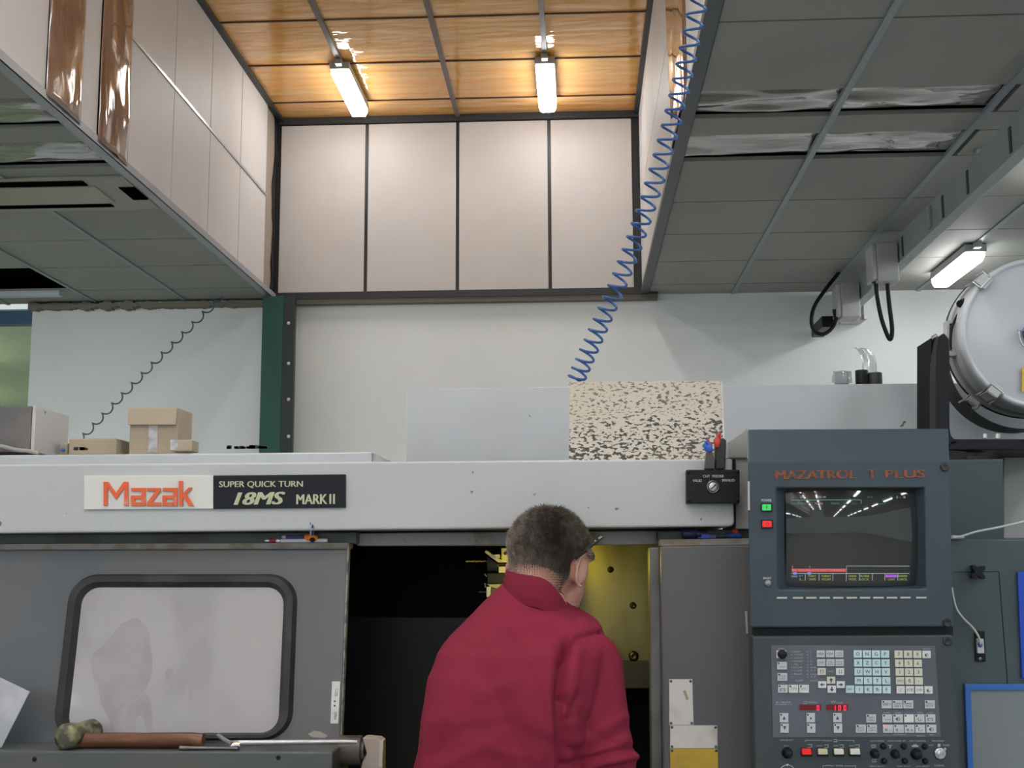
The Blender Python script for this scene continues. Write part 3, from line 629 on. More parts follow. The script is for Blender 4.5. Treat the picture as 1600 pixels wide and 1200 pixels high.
f += [(0, 16, 18, 12), (0, 12, 13, 1), (1, 13, 14, 2), (3, 2, 14, 15), (3, 15, 19, 17), (0, 3, 17, 16), (16, 17, 19, 18), (12, 18, 19, 15), (12, 15, 14, 13)]
hs.add(v, f); H = hs.build('screen_housing', CONS, CO, bevel=.003)
b = MB(); b.prism([U(1171, 690.5, .0), U(1171, 691.6, 0), U(1480, 690, 0), U(1480, 689, 0)], (0, .004, 0)); 
# curved picture tube
RB = .55; cc = (r_[0]+r_[2])/2
def bulge(p, lift=0):
    d2 = (p.x-cc.x)**2+(p.z-cc.z)**2; return Vector((p.x, p.y - (math.sqrt(RB*RB-d2)-math.sqrt(RB*RB-.0295)) - lift, p.z))
b = MB(); N = 24; vs = []
for j in range(N+1):
    for i in range(N+1):
        u, v_ = i/N, j/N; p = (r_[0]*(1-u)+r_[3]*u)*(1-v_)+(r_[1]*(1-u)+r_[2]*u)*v_; vs.append(bulge(p+Vector((0, .006, 0))))
b.add(vs, [(j*(N+1)+i, (j+1)*(N+1)+i, (j+1)*(N+1)+i+1, j*(N+1)+i+1) for j in range(N) for i in range(N)], 0, True)
SCR = b.build('screen', mat('dark_screen_glass', (.036, .037, .039), .035, spec=.7), CO)
def glow(name, c, s): return mat(name, tuple(x*.02 for x in c), .5, emit=c, estr=s*.62)
def SP(px, py): return P(px, py, yc(py)+.034+.006)
lf = lambda q: bulge(q, .0009)
def srect(mb, x0, y0, x1, y1, mi=0, n=8):
    for k in range(n):
        a, c = x0+(x1-x0)*k/n, x0+(x1-x0)*(k+1)/n
        mb.quad(*[lf(SP(x, y)) for x, y in ((a, y0), (a, y1), (c, y1), (c, y0))], mi)
def stext(mb, s, x0, x1, y, h, mi=0): mb.text(s, SP(x0, y), SP(x1, y), h*2.45/FPX, fn=lf, lift=0, mi=mi, bold=.02)
GM = [glow('screen_cyan_line', (.22, .5, .5), .5), glow('screen_white', (.6, .63, .65), .55), glow('screen_red', (.75, .08, .09), .75), glow('screen_violet', (.45, .12, .75), .8), glow('screen_blue', (.25, .3, .8), .8), glow('screen_teal', (.1, .38, .38), .45), glow('screen_slate', (.2, .3, .5), .5), glow('screen_pink', (.8, .5, .55), .5), glow('screen_lime', (.45, .6, .15), .55)]
g = MB()
g2 = MB(); g3 = MB()
srect(g2, 1234, 781.5, 1341, 782.5, 0); srect(g2, 1341, 782, 1342, 788, 0, 1)
srect(g, 1360, 884, 1418, 885, 1); srect(g, 1318, 884, 1362, 884.8, 1); srect(g, 1235, 895.5, 1418, 896.5, 1)
for x in (1255.5, 1276.5, 1297.5, 1318, 1338.5, 1358.5, 1378.5, 1399): srect(g, x, 896, x+.9, 907 if x != 1318 else 908, 1, 1)
srect(g, 1318, 886, 1318.8, 896, 1, 1); srect(g, 1236, 884, 1236.7, 891, 1, 1); srect(g, 1262, 884, 1262.7, 888, 1, 1)
srect(g3, 1235.5, 888.5, 1317.5, 893.5, 2)
srect(g, 1380, 897.5, 1398.5, 902, 3, 3); srect(g, 1237.5, 894, 1243, 897.5, 4, 1); srect(g, 1259, 894, 1264.5, 897.5, 4, 1); srect(g, 1235, 899, 1244, 902, 6, 1); srect(g, 1252, 776, 1254.5, 779, 4, 1)
stext(g2, 'X', 1234, 1240, 779, 3, 5); stext(g2, 'Z-', 1248, 1252, 779, 3.2, 1); stext(g2, 'HAZ 110', 1274, 1287, 779, 3, 1); stext(g2, 'N', 1352, 1359, 779, 2.6, 5); stext(g2, 'T', 1384, 1391, 779, 2.6, 5); stext(g2, '2 -  8', 1397, 1412, 779, 3.2, 1)
stext(g2, 'UNIT MODE', 1235, 1257, 789, 3, 5); stext(g2, 'TURN', 1270, 1282, 789, 2.8, 7); stext(g2, 'FEED', 1295, 1308, 789, 2.8, 5); stext(g2, 'S  C', 1315, 1334, 789, 2.6, 5); stext(g2, 'LOAD', 1368, 1380, 789, 2, 5)
lf = lambda q: bulge(q, .0014)
stext(g3, '407', 1236, 1242, 892.2, 3, 7); stext(g3, 'MILLING AXIS SHIFT OVERRIDE', 1246, 1316, 892.2, 3, 7)
lf = lambda q: bulge(q, .0009)
for s1, s2, x0, x1 in (('P', 'L.', 1247, 1253), ('PART', 'SHAPE', 1261, 1272), ('TURRET', 'UNCLAMP', 1280, 1295), ('LINEAR', 'MODE', 1322, 1334), ('MACHINE', 'LOCK', 1339, 1354), ('BARRIER', 'CANCEL', 1400, 1415)):
    stext(g, s1, x0, x1, 901.5, 3.2, 6 if len(s1) < 2 else 8); stext(g, s2, x0+1, x1, 906.5, 3.2, 8)
stext(g, 'LIGHT', 1384, 1395, 906.5, 3, 8)
g.build('menu_graphics', GM, SCR); g2.build('status_graphics', GM, SCR); g3.build('message_bar', GM, SCR)
# worn orange name above the screen
b = MB(); b.text('MAZATROL', U(1212, 749, 0), U(1338, 747.5, 0), .0165, bold=.07, lift=.002); b.build('console_lettering', mat('faded_orange', (.27, .075, .028), .6, spot=(.12, .06, .04), spot_scale=90, spot_lo=.45, spot_hi=.65), H); b = MB(); b.text('T', U(1357, 747.3, 0), U(1368, 747.2, 0), .0165, bold=.09, lift=.002); b.text('PLUS', U(1384, 747, 0), U(1445, 746.5, 0), .0155, bold=.07, lift=.002)
b.build('console_lettering', mat('faded_orange', (.24, .08, .045), .6, spot=(.13, .085, .075), spot_scale=90, spot_lo=.45, spot_hi=.6), H)
# soft keys, screws, power buttons
SK = mat('pale_soft_key', (.50, .50, .48), .5)
for x in (1222, 1247, 1268, 1289, 1310, 1331, 1352, 1373, 1394, 1415, 1440):
    y = 934.3-.3*(x-1222)/218; slab(rect(x-8, y-1.4, x+8, y+1.4), yc(934)-.003, .005).build('soft_key', SK, CO, bevel=.0006)
SCM = mat('black_screw', (.02, .021, .022), .35)
def screw(px, py, Y):
    p = P(px, py, Y); MB().lathe(p, (0, -1, 0), [(-.001, .0085), (.003, .008), (.004, .0065), (.0025, .0045), (.0025, 0)], 20).build('screw', SCM, CO)
screw(1476, 730, yc(730)); screw(1480, 973, yc(973)); screw(1480, 1002, 2.45)
def lit(name, x0, y0, x1, y1, col, em, mark):
    s_ = slab(rect(x0-1.6, y0-1.6, x1+1.6, y1+1.8), yc(y0)-.004, .006).build(name, BLACK, CO, bevel=.0008)
    slab(rect(x0, y0, x1, y1), yc(y0)-.009, .006).build('button_cap', mat(name+'_plastic', col, .35, emit=col, estr=em), s_, bevel=.001)
    b = MB(); yy = yc(y0)-.0094; cx, cy = (x0+x1)/2, (y0+y1)/2
    if mark == 'I': b.prism([P(cx-.7, cy-2.6, yy), P(cx-.7, cy+2.6, yy), P(cx+.7, cy+2.6, yy), P(cx+.7, cy-2.6, yy)], (0, .0005, 0))
    else: b.text('O', P(cx-2.4, cy+2.6, yy), P(cx+2.4, cy+2.6, yy), .0066)
    b.build('button_mark', mat(name+'_ink', tuple(c*.35 for c in col), .5), s_)
lit('start_button', 1191.2, 787.8, 1205, 797.6, (.035, .42, .09), .45, 'I'); lit('stop_button', 1191.6, 813.8, 1206, 823.8, (.62, .02, .02), .35, 'O')
b = MB(); b.text('POWER', U(1190, 783.6, 0), U(1205.5, 783.6, 0), .0045, bold=.02); b.text('BRIGHT', U(1192.5, 905, 0), U(1205, 905, 0), .004, bold=.02); b.build('button_lettering', INKW, H)
MB().lathe(U(1199.5, 911), (0, -1, 0), [(0, .006), (.004, .006), (.009, .0046), (.010, 0)], 18).build('brightness_knob', mat('grey_knob', (.3, .31, .33), .4), CO)
slab([(1169, 752), (1169, 797), (1171.6, 797), (1171.3, 752)], yc(770)-.002, .012).build('hinge_strip', mat('worn_hinge', (.45, .46, .47), .35), CO)

# lower keypad housing
YL = 2.45
b = MB(); b.prism([P(1175, 994, YL), P(1179.5, 1250, YL), P(1503.5, 1250, YL), P(1489.5, 992, YL)], (0, .05, 0)); LP = b.build('keypad_housing', CONS2, CO, bevel=.004)
slab([(1178, 979), (1178, 996), (1489, 996), (1489, 979)], 2.475, .02).build('gap_strip', BLACK, CO)
b = MB(); b.box((P(1200, 1240, YL).x, YL+.045, .9), (P(1490, 1240, YL).x, 2.595, 1.35)); b.box((P(1180, 1240, YL).x, YL+.005, .1), (P(1500, 1240, YL).x, 2.595, P(1300, 1245, YL).z)); b.build('pedestal', CONS2, CO)
def K(px, py, off=0): return P(px, py, YL-off)
slab([(1204.5, 1008), (1208, 1152), (1470, 1151), (1461, 1009)], YL-.0012, .002).build('keypad_sheet', mat('slate_blue_sheet', (.105, .118, .15), .4, spot=(.09, .10, .125), spot_scale=6), LP)
MINT = mat('mint_key', (.50, .68, .70), .5); CREAM = mat('cream_key', (.60, .60, .50), .5); GREYK = mat('pale_grey_key', (.52, .54, .57), .5); WKEY = mat('white_key', (.66, .67, .66), .5); BEIGEK = mat('beige_key', (.58, .57, .48), .5)
INK = mat('key_ink', (.10, .11, .14), .6); INKBL = mat('key_blue_ink', (.05, .06, .16), .6); INKG = mat('key_green_ink', (.14, .26, .2), .6); INKP = mat('key_mauve_ink', (.33, .2, .22), .6)
TH = .0034
def key(x0, y0, x1, y1, M, leg=None, ink=INK, led=True, sk=None):
    sk = (x0-1300)/12000*(y1-y0) if sk is None else sk
    q = [(x0, y0), (x0+sk, y1), (x1+sk, y1), (x1, y0)]; b = slab(q, YL-.001-TH, TH)
    def kp(u, v): return P(x0+(x1-x0)*u+sk*v, y0+(y1-y0)*v, YL-.0014-TH)
    h = (y1-y0)*YL/FPX
    if callable(leg): leg(b, kp)
    elif leg:
        ls = leg.split('/') if len(leg) > 1 else [leg]; n = len(ls)
        for i, s_ in enumerate(ls):
            if n == 1 and len(s_) == 1: b.text(s_, kp(.36, .72), kp(.66, .72), h*.44, mi=1, lift=.0001, natural=True, bold=.015)
            else: b.text(s_, kp(.14, (.66 if n == 1 else .5+.34*i)), kp(.86, (.66 if n == 1 else .5+.34*i)), h*(.32 if n == 1 else .22), mi=1, lift=.0001)
    if led: b.prism([kp(.08, .08), kp(.08, .26), kp(.24, .26), kp(.24, .08)], (0, .0003, 0), 2 if led is True else 3)
    return b.build('key', [M, ink, BLACK, mat('lit_red_led', (.8, .05, .05), .4, emit=(1, .08, .1), estr=1.5)], CO)
def arrow(dx, dy):
    def f_(b, kp):
        c = Vector((.5, .5)); d = Vector((dx, dy)); n = Vector((-dy, dx)); s_ = .26
        def q(a, e): v_ = c+d*a*(.30 if dx else .34)+n*e; return kp(v_.x, v_.y)
        b.add([q(1, 0), q(-.1, s_), q(-.1, .08), q(-1, .08), q(-1, -.08), q(-.1, -.08), q(-.1, -s_)], [list(range(7))], 1)
    return f_
def tri(up, s_=.22):
    def f_(b, kp): b.add([kp(.5, .5-s_ if up else .5+s_), kp(.5-s_, .5+s_ if up else .5-s_), kp(.5+s_, .5+s_ if up else .5-s_)], [(0, 1, 2)], 1)
    return f_
def twin(up):
    def f_(b, kp):
        for x in (.38, .66):
            y = .2 if up else .8; y2 = 1-y; ym = .36 if up else .64
            b.add([kp(x-.03, y2), kp(x+.03, y2), kp(x+.03, ym), kp(x-.03, ym)], [(0, 1, 2, 3)], 1); b.add([kp(x, y), kp(x-.10, ym), kp(x+.10, ym)], [(0, 1, 2)], 1)
    return f_
def wave(b, kp):
    for k in range(4): b.add([kp(.2+.15*k, .62+(.06 if k % 2 else -.04)), kp(.35+.15*k, .62+(-.04 if k % 2 else .06)), kp(.35+.15*k, .68+(-.04 if k % 2 else .06)), kp(.2+.15*k, .68+(.06 if k % 2 else -.04))], [(0, 1, 2, 3)], 1)
def ringm(arc, dot=False, cx=.5, cy=.58, r=.22):
    def f_(b, kp):
        n = 16; m = int(n*arc)
        for k in range(m):
            a, c = 2*math.pi*k/n, 2*math.pi*(k+1)/n
            b.add([kp(cx+r*math.cos(t)*s_, cy+r*math.sin(t)*s_*1.1) for t, s_ in ((a, 1), (c, 1), (c, .72), (a, .72))], [(0, 1, 2, 3)], 1)
        if dot: b.add([kp(cx-r*.55+.14*math.cos(2*math.pi*k/10), cy+.15*math.sin(2*math.pi*k/10)) for k in range(10)], [list(range(10))], 1)
    return f_
def box_arrow(b, kp):
    for q in (((.2, .45), (.75, .45), (.75, .52), (.2, .52)), ((.2, .45), (.27, .45), (.27, .8), (.2, .8)), ((.68, .45), (.75, .45), (.75, .8), (.68, .8)), ((.2, .74), (.42, .74), (.42, .8), (.2, .8)), ((.55, .74), (.75, .74), (.75, .8), (.55, .8))): b.add([kp(*t) for t in q], [(0, 1, 2, 3)], 1)
def handm(n):
    def f_(b, kp):
        for k in range(3): b.add([kp(.2+.09*k, .5), kp(.25+.09*k, .5), kp(.25+.09*k, .85), kp(.2+.09*k, .85)], [(0, 1, 2, 3)], 1)
        b.text(n, kp(.58, .82), kp(.88, .82), .0035, mi=1, lift=.0001)
    return f_
# letters
for r_i, row in enumerate(('ONGP', 'XZCY', 'UWHV', 'MSTL', '>IKRF')):
    for c_i, ch in enumerate(row):
        x = 1334+14.2*c_i+.6*r_i; y = 1016+14*r_i+.3*c_i*.3
        if ch == '>': key(1322, 1071.3, 1334.6, 1082.6, MINT, 'SHIFT', led=False); x = None; continue
    base = 1334
for r_i, row in enumerate(('ONGP', 'XZCY', 'UWHV', 'MSTL', 'IKRF')):
    for c_i, ch in enumerate(row):
        x = 1334+14.25*c_i+.62*r_i; y = 1016.1+13.9*r_i+.08*c_i; key(x, y, x+12.6, y+11.5, MINT, ch, led=False)
for r_i, row in enumerate((('7', '8', '9', 'clk'), ('4', '5', '6'), ('1', '2', '3'), ('SPACE', '0', '.'), ('/ ', 'EOB', 'CAN', 'inp'))):
    for c_i, ch in enumerate(row):
        x = 1398+14.5*c_i+.78*r_i; y = 1016.6+13.85*r_i+.1*c_i
        dot = lambda b, kp: b.add([kp(.45, .5), kp(.55, .5), kp(.55, .6), kp(.45, .6)], [(0, 3, 2, 1)], 1)
        lg = {'.': dot, 'clk': ringm(1, True), 'inp': ringm(.8, True), '/ ': None}.get(ch, ch)
        M_ = WKEY if (r_i == 4 or ch == 'clk') else CREAM
        if ch == '/ ': lg = lambda b, kp: b.add([kp(.32, .74), kp(.38, .74), kp(.68, .28), kp(.62, .28)], [(0, 1, 2, 3)], 1)
        key(x, y, x+12.6, y+11.5, M_, lg, led=False)
def C6(x, y): return (1190+x/11.43, 1000+y/11.43)
def key6(x0, y0, x1, y1, *a, **k): (p, q), (r_, s_) = C6(x0, y0), C6(x1, y1); return key(p, q, r_, s_, *a, **k)
for x0, x1, s_ in ((985, 1130, 'POSITION'), (1150, 1298, 'PROGRAM'), (1315, 1460, 'TOOL/LAYOUT')): key6(x0, 187, x1, 308, GREYK, s_, led=False)
for x0, x1, s_ in ((995, 1140, 'OFFSET'), (1158, 1304, 'TOOL/DATA'), (1322, 1468, 'PROG/CHECK')): key6(x0, 343, x1, 467, GREYK, s_, led=False)
key6(1003, 502, 1147, 625, BEIGEK, twin(True), led=False); key6(1332, 502, 1475, 625, WKEY, twin(False), led=False)
key6(1168, 657, 1316, 780, BEIGEK, arrow(0, -1), INKBL, led=False); key6(1180, 815, 1328, 942, WKEY, arrow(0, 1), INKBL, led=False); key6(1012, 737, 1156, 857, WKEY, arrow(-1, 0), INKBL, led=False); key6(1343, 737, 1486, 858, WKEY, arrow(1, 0), INKBL, led=False)
key6(268, 187, 443, 325, WKEY, None, led=False)
p = K(*C6(362, 252), .004); MB().lathe(p, (0, -1, 0), [(0, .0085), (.008, .0085), (.010, .007), (.010, 0)], 20).build('reset_button', BLACK, CO)
key6(280, 392, 453, 527, GREYK, wave, INKBL); key6(287, 594, 458, 730, GREYK, 'STOP/START'); key6(297, 802, 466, 942, GREYK, box_arrow); key6(488, 802, 654, 942, WKEY, 'TPS', INKG); key6(676, 802, 846, 942, WKEY, 'VFC', INKP)
def C8(x, y): return (1190+x/5.333, 1090+y/5.333)
def key8(x0, y0, x1, y1, *a, **k): (p, q), (r_, s_) = C8(x0, y0), C8(x1, y1); return key(p, q, r_, s_, *a, **k)
for x in (153, 375, 598): key8(x, 130, x+70, 206, GREYK, tri(True, .2 if x != 375 else .15), INKBL); key8(x+5, 216, x+74, 293, GREYK, tri(False, .2 if x != 375 else .15), INKBL)
for x, s_ in ((1002, 'MF1'), (1092, 'CHAIN/MEM'), (1182, 'BARRIER/CANCEL'), (1361, 'SINGLE/BLOCK')): key8(x, 24, x+82, 90, GREYK, s_)
for x, s_ in ((874, 'TURRET/INDEX'), (1008, wave), (1097, ringm(1, True)), (1188, None), (1277, ringm(.7)), (1367, box_arrow)): key8(x, 140, x+80, 207, GREYK if s_ else WKEY, s_)
for j, (x, s_) in enumerate(((787, 'TOOL/SELECT'), (879, 'COOLANT/ON'), (1013, handm('x1')), (1102, handm('x10')), (1192, handm('x')), (1282, ringm(.75)), (1374, ringm(1, True)))): key8(x, 226, x+82, 292, GREYK, s_, led='on' if j == 2 else True)
# red number displays
DSP = mat('dark_red_window', (.16, .008, .012), .25); DIG = mat('red_digits', (.8, .02, .05), .4, emit=(1, .03, .10), estr=.85)
SEG = {'0': 'abcdef', '1': 'bc'}
def digits(x0, x1, s_, xs_):
    a, c = C8(x0, 59), C8(x1, 103); o = slab(rect(a[0], a[1], c[0], c[1]), YL-.003, .003).build('number_display', DSP, CO); b = MB()
    for ch, x in zip(s_, xs_):
        X0, X1, Y0, Y1 = x-10, x+10, 66, 107; Ym = 86; t_ = 5
        for sg in SEG[ch]:
            q = {'a': (X0, Y0, X1, Y0+t_), 'b': (X1-t_, Y0, X1, Ym), 'c': (X1-t_, Ym, X1, Y1), 'd': (X0, Y1-t_, X1, Y1), 'e': (X0, Ym, X0+t_, Y1), 'f': (X0, Y0, X0+t_, Ym)}[sg]
            b.prism([P(*C8(*t), YL-.0036) for t in ((q[0], q[1]), (q[0], q[3]), (q[2], q[3]), (q[2], q[1]))], (0, .0005, 0))
    b.build('digits', DIG, o)
digits(318, 495, '0', (470,)); digits(541, 718, '100', (606, 650, 695))
# printed legends
b = MB()
def kt(s_, x0, x1, y, h, C=C6): b.text(s_, K(*C(x0, y), .0016), K(*C(x1, y), .0016), h*YL/FPX)
kt('RESET', 298, 410, 170, 2.6); kt('START', 318, 425, 783, 2.4); kt('PAGE', 1185, 1280, 575, 2.6)
for s_, x0, x1, y in (('READY', 575, 700, 222), ('F.HOLD', 600, 735, 276), ('C.STOP', 585, 740, 335), ('SPINDLE', 570, 740, 393), ('MILL', 580, 665, 450), ('B-CLMP', 570, 725, 505), ('CLAMP', 580, 725, 563), ('BRAKE', 580, 720, 622), ('ALARM', 605, 735, 738), ('X', 865, 885, 222), ('Z', 865, 885, 278), ('C', 865, 888, 335), ('H', 868, 895, 393), ('N', 868, 895, 450), ('SPARE', 870, 985, 507), ('X  Z', 872, 960, 560), ('HOME', 870, 985, 628), ('X  Z', 875, 960, 673), ('DOOR', 870, 1000, 740)): kt(s_, x0, x1, y, 2.5)
for y in (205, 262, 320, 380, 440, 493, 551, 610, 660): kt('=', 525, 555, y+12, 1.6); kt('A', 805, 840, y+12, 2)
b.build('status_legend', mat('legend_ink', (.40, .42, .43), .6), LP); b = MB()
kt('RAPID', 395, 520, 1125, 2.4); kt('OVERRIDE X Z', 240, 540, 1165, 2.4); kt('SPINDLE', 835, 995, 1128, 2.4); kt('FEED', 1340, 1455, 1135, 2.4)
for x0, x1, y in ((745, 815, 1095), (745, 815, 1128), (805, 815, 1110)): b.prism([K(*C6(x0, y), .0016), K(*C6(x0, y+8), .0016), K(*C6(x1, y+8), .0016), K(*C6(x1, y), .0016)], (0, .0002, 0))
kt('W', 1235, 1330, 1125, 3.5); kt('M', 265, 385, 1125, 2)
for s_, x0, x1, y in (('RAPID', 1015, 1070, 132), ('HOME', 1110, 1160, 132), ('TAPE', 1292, 1340, 132), ('AUTO', 1380, 1430, 132), ('PULSE HANDLE', 1100, 1210, 312), ('MDI', 1400, 1435, 315), ('MANUAL', 1295, 1360, 325)): kt(s_, x0, x1, y, 2, C8)
kt('RESTART', 1190+0, 1240, 12, 2, lambda x, y: (1442+(x-1190)*.24, 1015)); kt('INPUT', 0, 1, 0, 2, lambda x, y: (1446+10*x, 1086))
for s_, x0, x1, y in (('AXIS SELECT', 150, 265, 360), ('SPINDLE', 505, 585, 364), ('AUTO DOOR', 905, 1020, 367), ('AUTO POWER OFF', 1050, 1200, 367), ('PART COUNTER', 1232, 1368, 367), ('PROGRAM', 1420, 1520, 367), ('O I', 185, 220, 408), ('JOG', 455, 505, 408), ('SPD', 600, 640, 408), ('ROT', 733, 775, 408), ('LOCK', 1393, 1432, 402), ('ENABLE', 1510, 1568, 402), ('HEAD SELECT', 900, 1030, 578), ('TURN SELECT', 1125, 1243, 578), ('LEAD SELECT', 1285, 1400, 578), ('EXTERNAL', 1440, 1525, 572), ('TAPE', 615, 680, 574)): kt(s_, x0, x1, y, 2.2, C8)
b.build('key_legend', MATS['legend_ink'], LP); b = MB()
def kr(x0, y0, x1, y1): b.prism([K(*C8(x, y), .0006) for x, y in ((x0, y0), (x0, y1), (x1, y1), (x1, y0))], (0, .0008, 0))
for q in ((363, 354, 498, 357), (640, 356, 772, 359), (363, 354, 366, 370), (769, 356, 772, 372), (510, 567, 605, 570), (690, 568, 785, 571), (510, 567, 513, 587), (782, 568, 785, 587), (597, 348, 630, 352), (597, 366, 630, 370), (626, 348, 630, 370)): kr(*q)
for x0, y0 in ((383, 390), (522, 392), (648, 392), (780, 392), (915, 392), (920, 512)):
    kr(x0, y0, x0+36, y0+4); kr(x0, y0+22, x0+36, y0+26); kr(x0+32, y0, x0+36, y0+26)
    if x0 == 915: b.build('bracket_legend', MATS['legend_ink'], LP); b = MB()
    if x0 > 900: kr(x0, y0, x0+4, y0+26); kr(x0+12, y0+11, x0+26, y0+15)
kr(1252, 398, 1308, 412); kr(1265, 390, 1295, 400); kr(1055, 396, 1090, 400); kr(1068, 400, 1076, 424); kr(1468, 386, 1490, 410)
b.build('switch_legend', MATS['legend_ink'], LP)
# square push buttons
for x0, x1, M_, nm in ((337, 414, mat('red_button', (.62, .02, .018), .35, emit=(.6, .01, .01), estr=.25), 'red_push_button'), (471, 550, mat('cream_button', (.55, .50, .36), .4), 'push_button'), (605, 684, mat('pale_button', (.68, .66, .57), .4), 'push_button'), (739, 820, mat('pale_button', (.66, .64, .56), .4), 'push_button')):
    a, c = C8(x0, 428), C8(x1, 476); o = slab([(a[0]-1, a[1]-1), (a[0]-1, c[1]+3), (c[0]+1.6, c[1]+3), (c[0]+1.2, a[1]-1)], YL-.006, .007).build(nm, BLACK, CO, bevel=.001)
    slab([(a[0], a[1]), (a[0]+.5, c[1]), (c[0]+.8, c[1]), (c[0], a[1])], YL-.013, .008).build('button_cap', M_, o, bevel=.0012)
def knob(x, y, r_, h_=.02): 
    p = K(*C8(x, y)); return MB().lathe(p, (0, -1, 0), [(0, r_*1.25), (.003, r_*1.2), (.004, r_), (h_*.9, r_*.85), (h_, r_*.7), (h_, 0)], 20).build('knob', BLACK, CO)
knob(213, 460, .0083); knob(940, 465, .0068); knob(1110, 468, .0068); knob(1287, 470, .0085)
for x, y in ((1012, 405), (1183, 405), (1357, 406), (1018, 527), (1191, 527), (1362, 528)): knob(x, y, .0046, .008)
p = K(*C8(1483, 462)); ks = MB(); ks.lathe(p, (0, -1, 0), [(0, .0105), (.005, .0105), (.007, .009), (.006, .007)], 24); KS = ks.build('key_switch', CHROME, CO)
b = MB(); b.lathe(p, (0, -1, 0), [(.004, .0072), (.009, .0072), (.010, .006), (.010, 0)], 20); b.prism([p+Vector((-.002, -.012, -.002)), p+Vector((.0015, -.012, -.004)), p+Vector((.008, -.02, .011)), p+Vector((.005, -.02, .013))], (0, .002, 0)); b.build('key', mat('satin_key', (.6, .6, .58), .3, .7), KS)
b = MB()
for k in range(20):
    a, c = math.radians(200-220*k/20), math.radians(200-220*(k+1)/20); ce = C8(215, 620); R_ = 12.5
    b.prism([K(ce[0]+R_*s_*math.cos(t), ce[1]-R_*.9*s_*math.sin(t), .0006) for t, s_ in ((a, 1), (c, 1), (c, .93), (a, .93))], (0, .0008, 0))
b.add([K(*C8(203, 553), .0006), K(*C8(227, 553), .0006), K(*C8(215, 575), .0006)], [(0, 1, 2)]); b.build('dial_scale', INKW, LP)
# ------------------------------------------------------------------ cabinet right of the console
EC = thing('electrical_cabinet', 'dark green-grey electrical cabinet right of the console with a star knob', 'cabinet', (.85, 2.7, 0))
YE = 2.62
b = MB(); b.prism([P(1470, 842, YE), P(1470, 1260, YE), P(1760, 1260, YE), P(1760, 842, YE)], (0, .35, 0)); cb = b.build('body', CAB, EC, bevel=.004)
MB().box((P(1475, 1250, YE).x, YE+.02, 0), (P(1760, 1250, YE).x, YE+.34, P(1500, 1255, YE).z)).build('plinth', CAB, EC)
b = MB(); b.prism([P(1470, 718, 2.75), P(1470, 850, 2.75), P(1569, 850, 2.75), P(1567.5, 717, 2.75)], (0, .2, 0)); b.build('upper_box', mat('deep_green_grey', (.042, .066, .077), .45), EC, bevel=.003)
b = MB()
def seam(pts, w_=.9, Y=YE):
    for (x0, y0), (x1, y1) in zip(pts, pts[1:]):
        d = Vector((x1-x0, y1-y0)).normalized(); n = Vector((-d.y, d.x))*w_/2
        b.prism([P(x0+n.x, y0+n.y, Y-.0012), P(x0-n.x, y0-n.y, Y-.0012), P(x1-n.x, y1-n.y, Y-.0012), P(x1+n.x, y1+n.y, Y-.0012)], (0, .002, 0))
seam([(1492, 894), (1561, 893), (1575, 1072)]); b.build('door_seam', BLACK, cb)
p = P(1523, 894, YE); b = MB(); b.lathe(p, (0, -1, 0), [(0, .008), (.012, .008)], 16)
st = []
for k in range(32):
    a = 2*math.pi*k/32; r_ = .0125+.0055*math.cos(4*(a-math.radians(40))); st.append(p+Vector((r_*math.cos(a), -.026, r_*math.sin(a))))
b.prism(st, (0, .016, 0)); b.build('star_knob', BLACK, EC, bevel=.002)
sk_ = slab([(1523, 985), (1524, 1034), (1541, 1034), (1539, 986)], YE-.004, .006).build('socket_plate', BLACK, EC, bevel=.002)
slab([(1526.5, 998), (1527.5, 1021), (1538.5, 1021), (1537, 998)], YE-.012, .009).build('plug', mat('clear_grey_plug', (.5, .52, .54), .2), sk_, bevel=.001)
MB().ball(P(1531.5, 1007, YE-.014), (.005, .004, .006), 8).build('plug_core', mat('blue_core', (.08, .14, .3), .3), sk_)
MB().ball(P(1531.5, 1030, YE-.005), (.0045, .002, .0045), 8).build('screw', DSTEEL, sk_)
tag(MB().tube(smooth_path([P(1487, 918, 2.60), P(1490, 935, 2.60), P(1495, 952, 2.60), P(1505, 966, 2.60), P(1520, 981, 2.60), P(1529, 995, 2.60), P(1532, 1006, 2.603)]), .0023, 8).build('cable', mat('pale_grey_cable', (.5, .52, .48), .45)), 'pale cable curving from the console side down into the black socket', 'cable')
tag(MB().tube(smooth_path([P(1488, 840, 2.60), P(1500, 838.5, 2.605), P(1525, 831, 2.605), P(1560, 824, 2.605), P(1600, 815, 2.605), P(1660, 800, 2.605)]), .0022, 8).build('cable', MATS['pale_grey_cable']), 'pale cable running across above the cabinet top to the picture edge', 'cable')
slab([(1488, 836), (1488, 842), (1508, 841), (1506, 837)], 2.606, .012).build('cable_clip', mat('pale_grey_cable', (.5, .5, .5)), EC, bevel=.001)
# two blue-edged holders on the cabinet
BLUE = mat('blue_edging', (.035, .15, .48), .4); SHEETG = mat('grey_insert', (.20, .225, .24), .35)
dh = thing('document_holder', 'blue-edged document holder with a grey sheet on the lower cabinet front', 'document holder', P(1560, 1200, YE-.004))
slab([(1517, 1078), (1523, 1262), (1720, 1262), (1720, 1077)], YE-.005, .003).build('sheet', SHEETG, dh)
b = MB()
for q in ([(1507.5, 1069), (1508, 1078.5), (1720, 1077.5), (1720, 1069)], [(1507.5, 1069), (1514.5, 1262), (1523, 1262), (1517, 1069)]): slab(q, YE-.0095-(.0004 if q[1][1] < 1100 else 0), .009, mb=b)
b.build('edging', BLUE, dh, bevel=.001)
o = slab([(1590, 894), (1597, 1060), (1700, 1060), (1700, 894)], YE-.008, .007).build('blue_panel', mat('deep_blue_board', (.012, .065, .47), .4), None, bevel=.001)
tag(o, 'deep blue board on the cabinet at the picture edge, above the document holder', 'board')

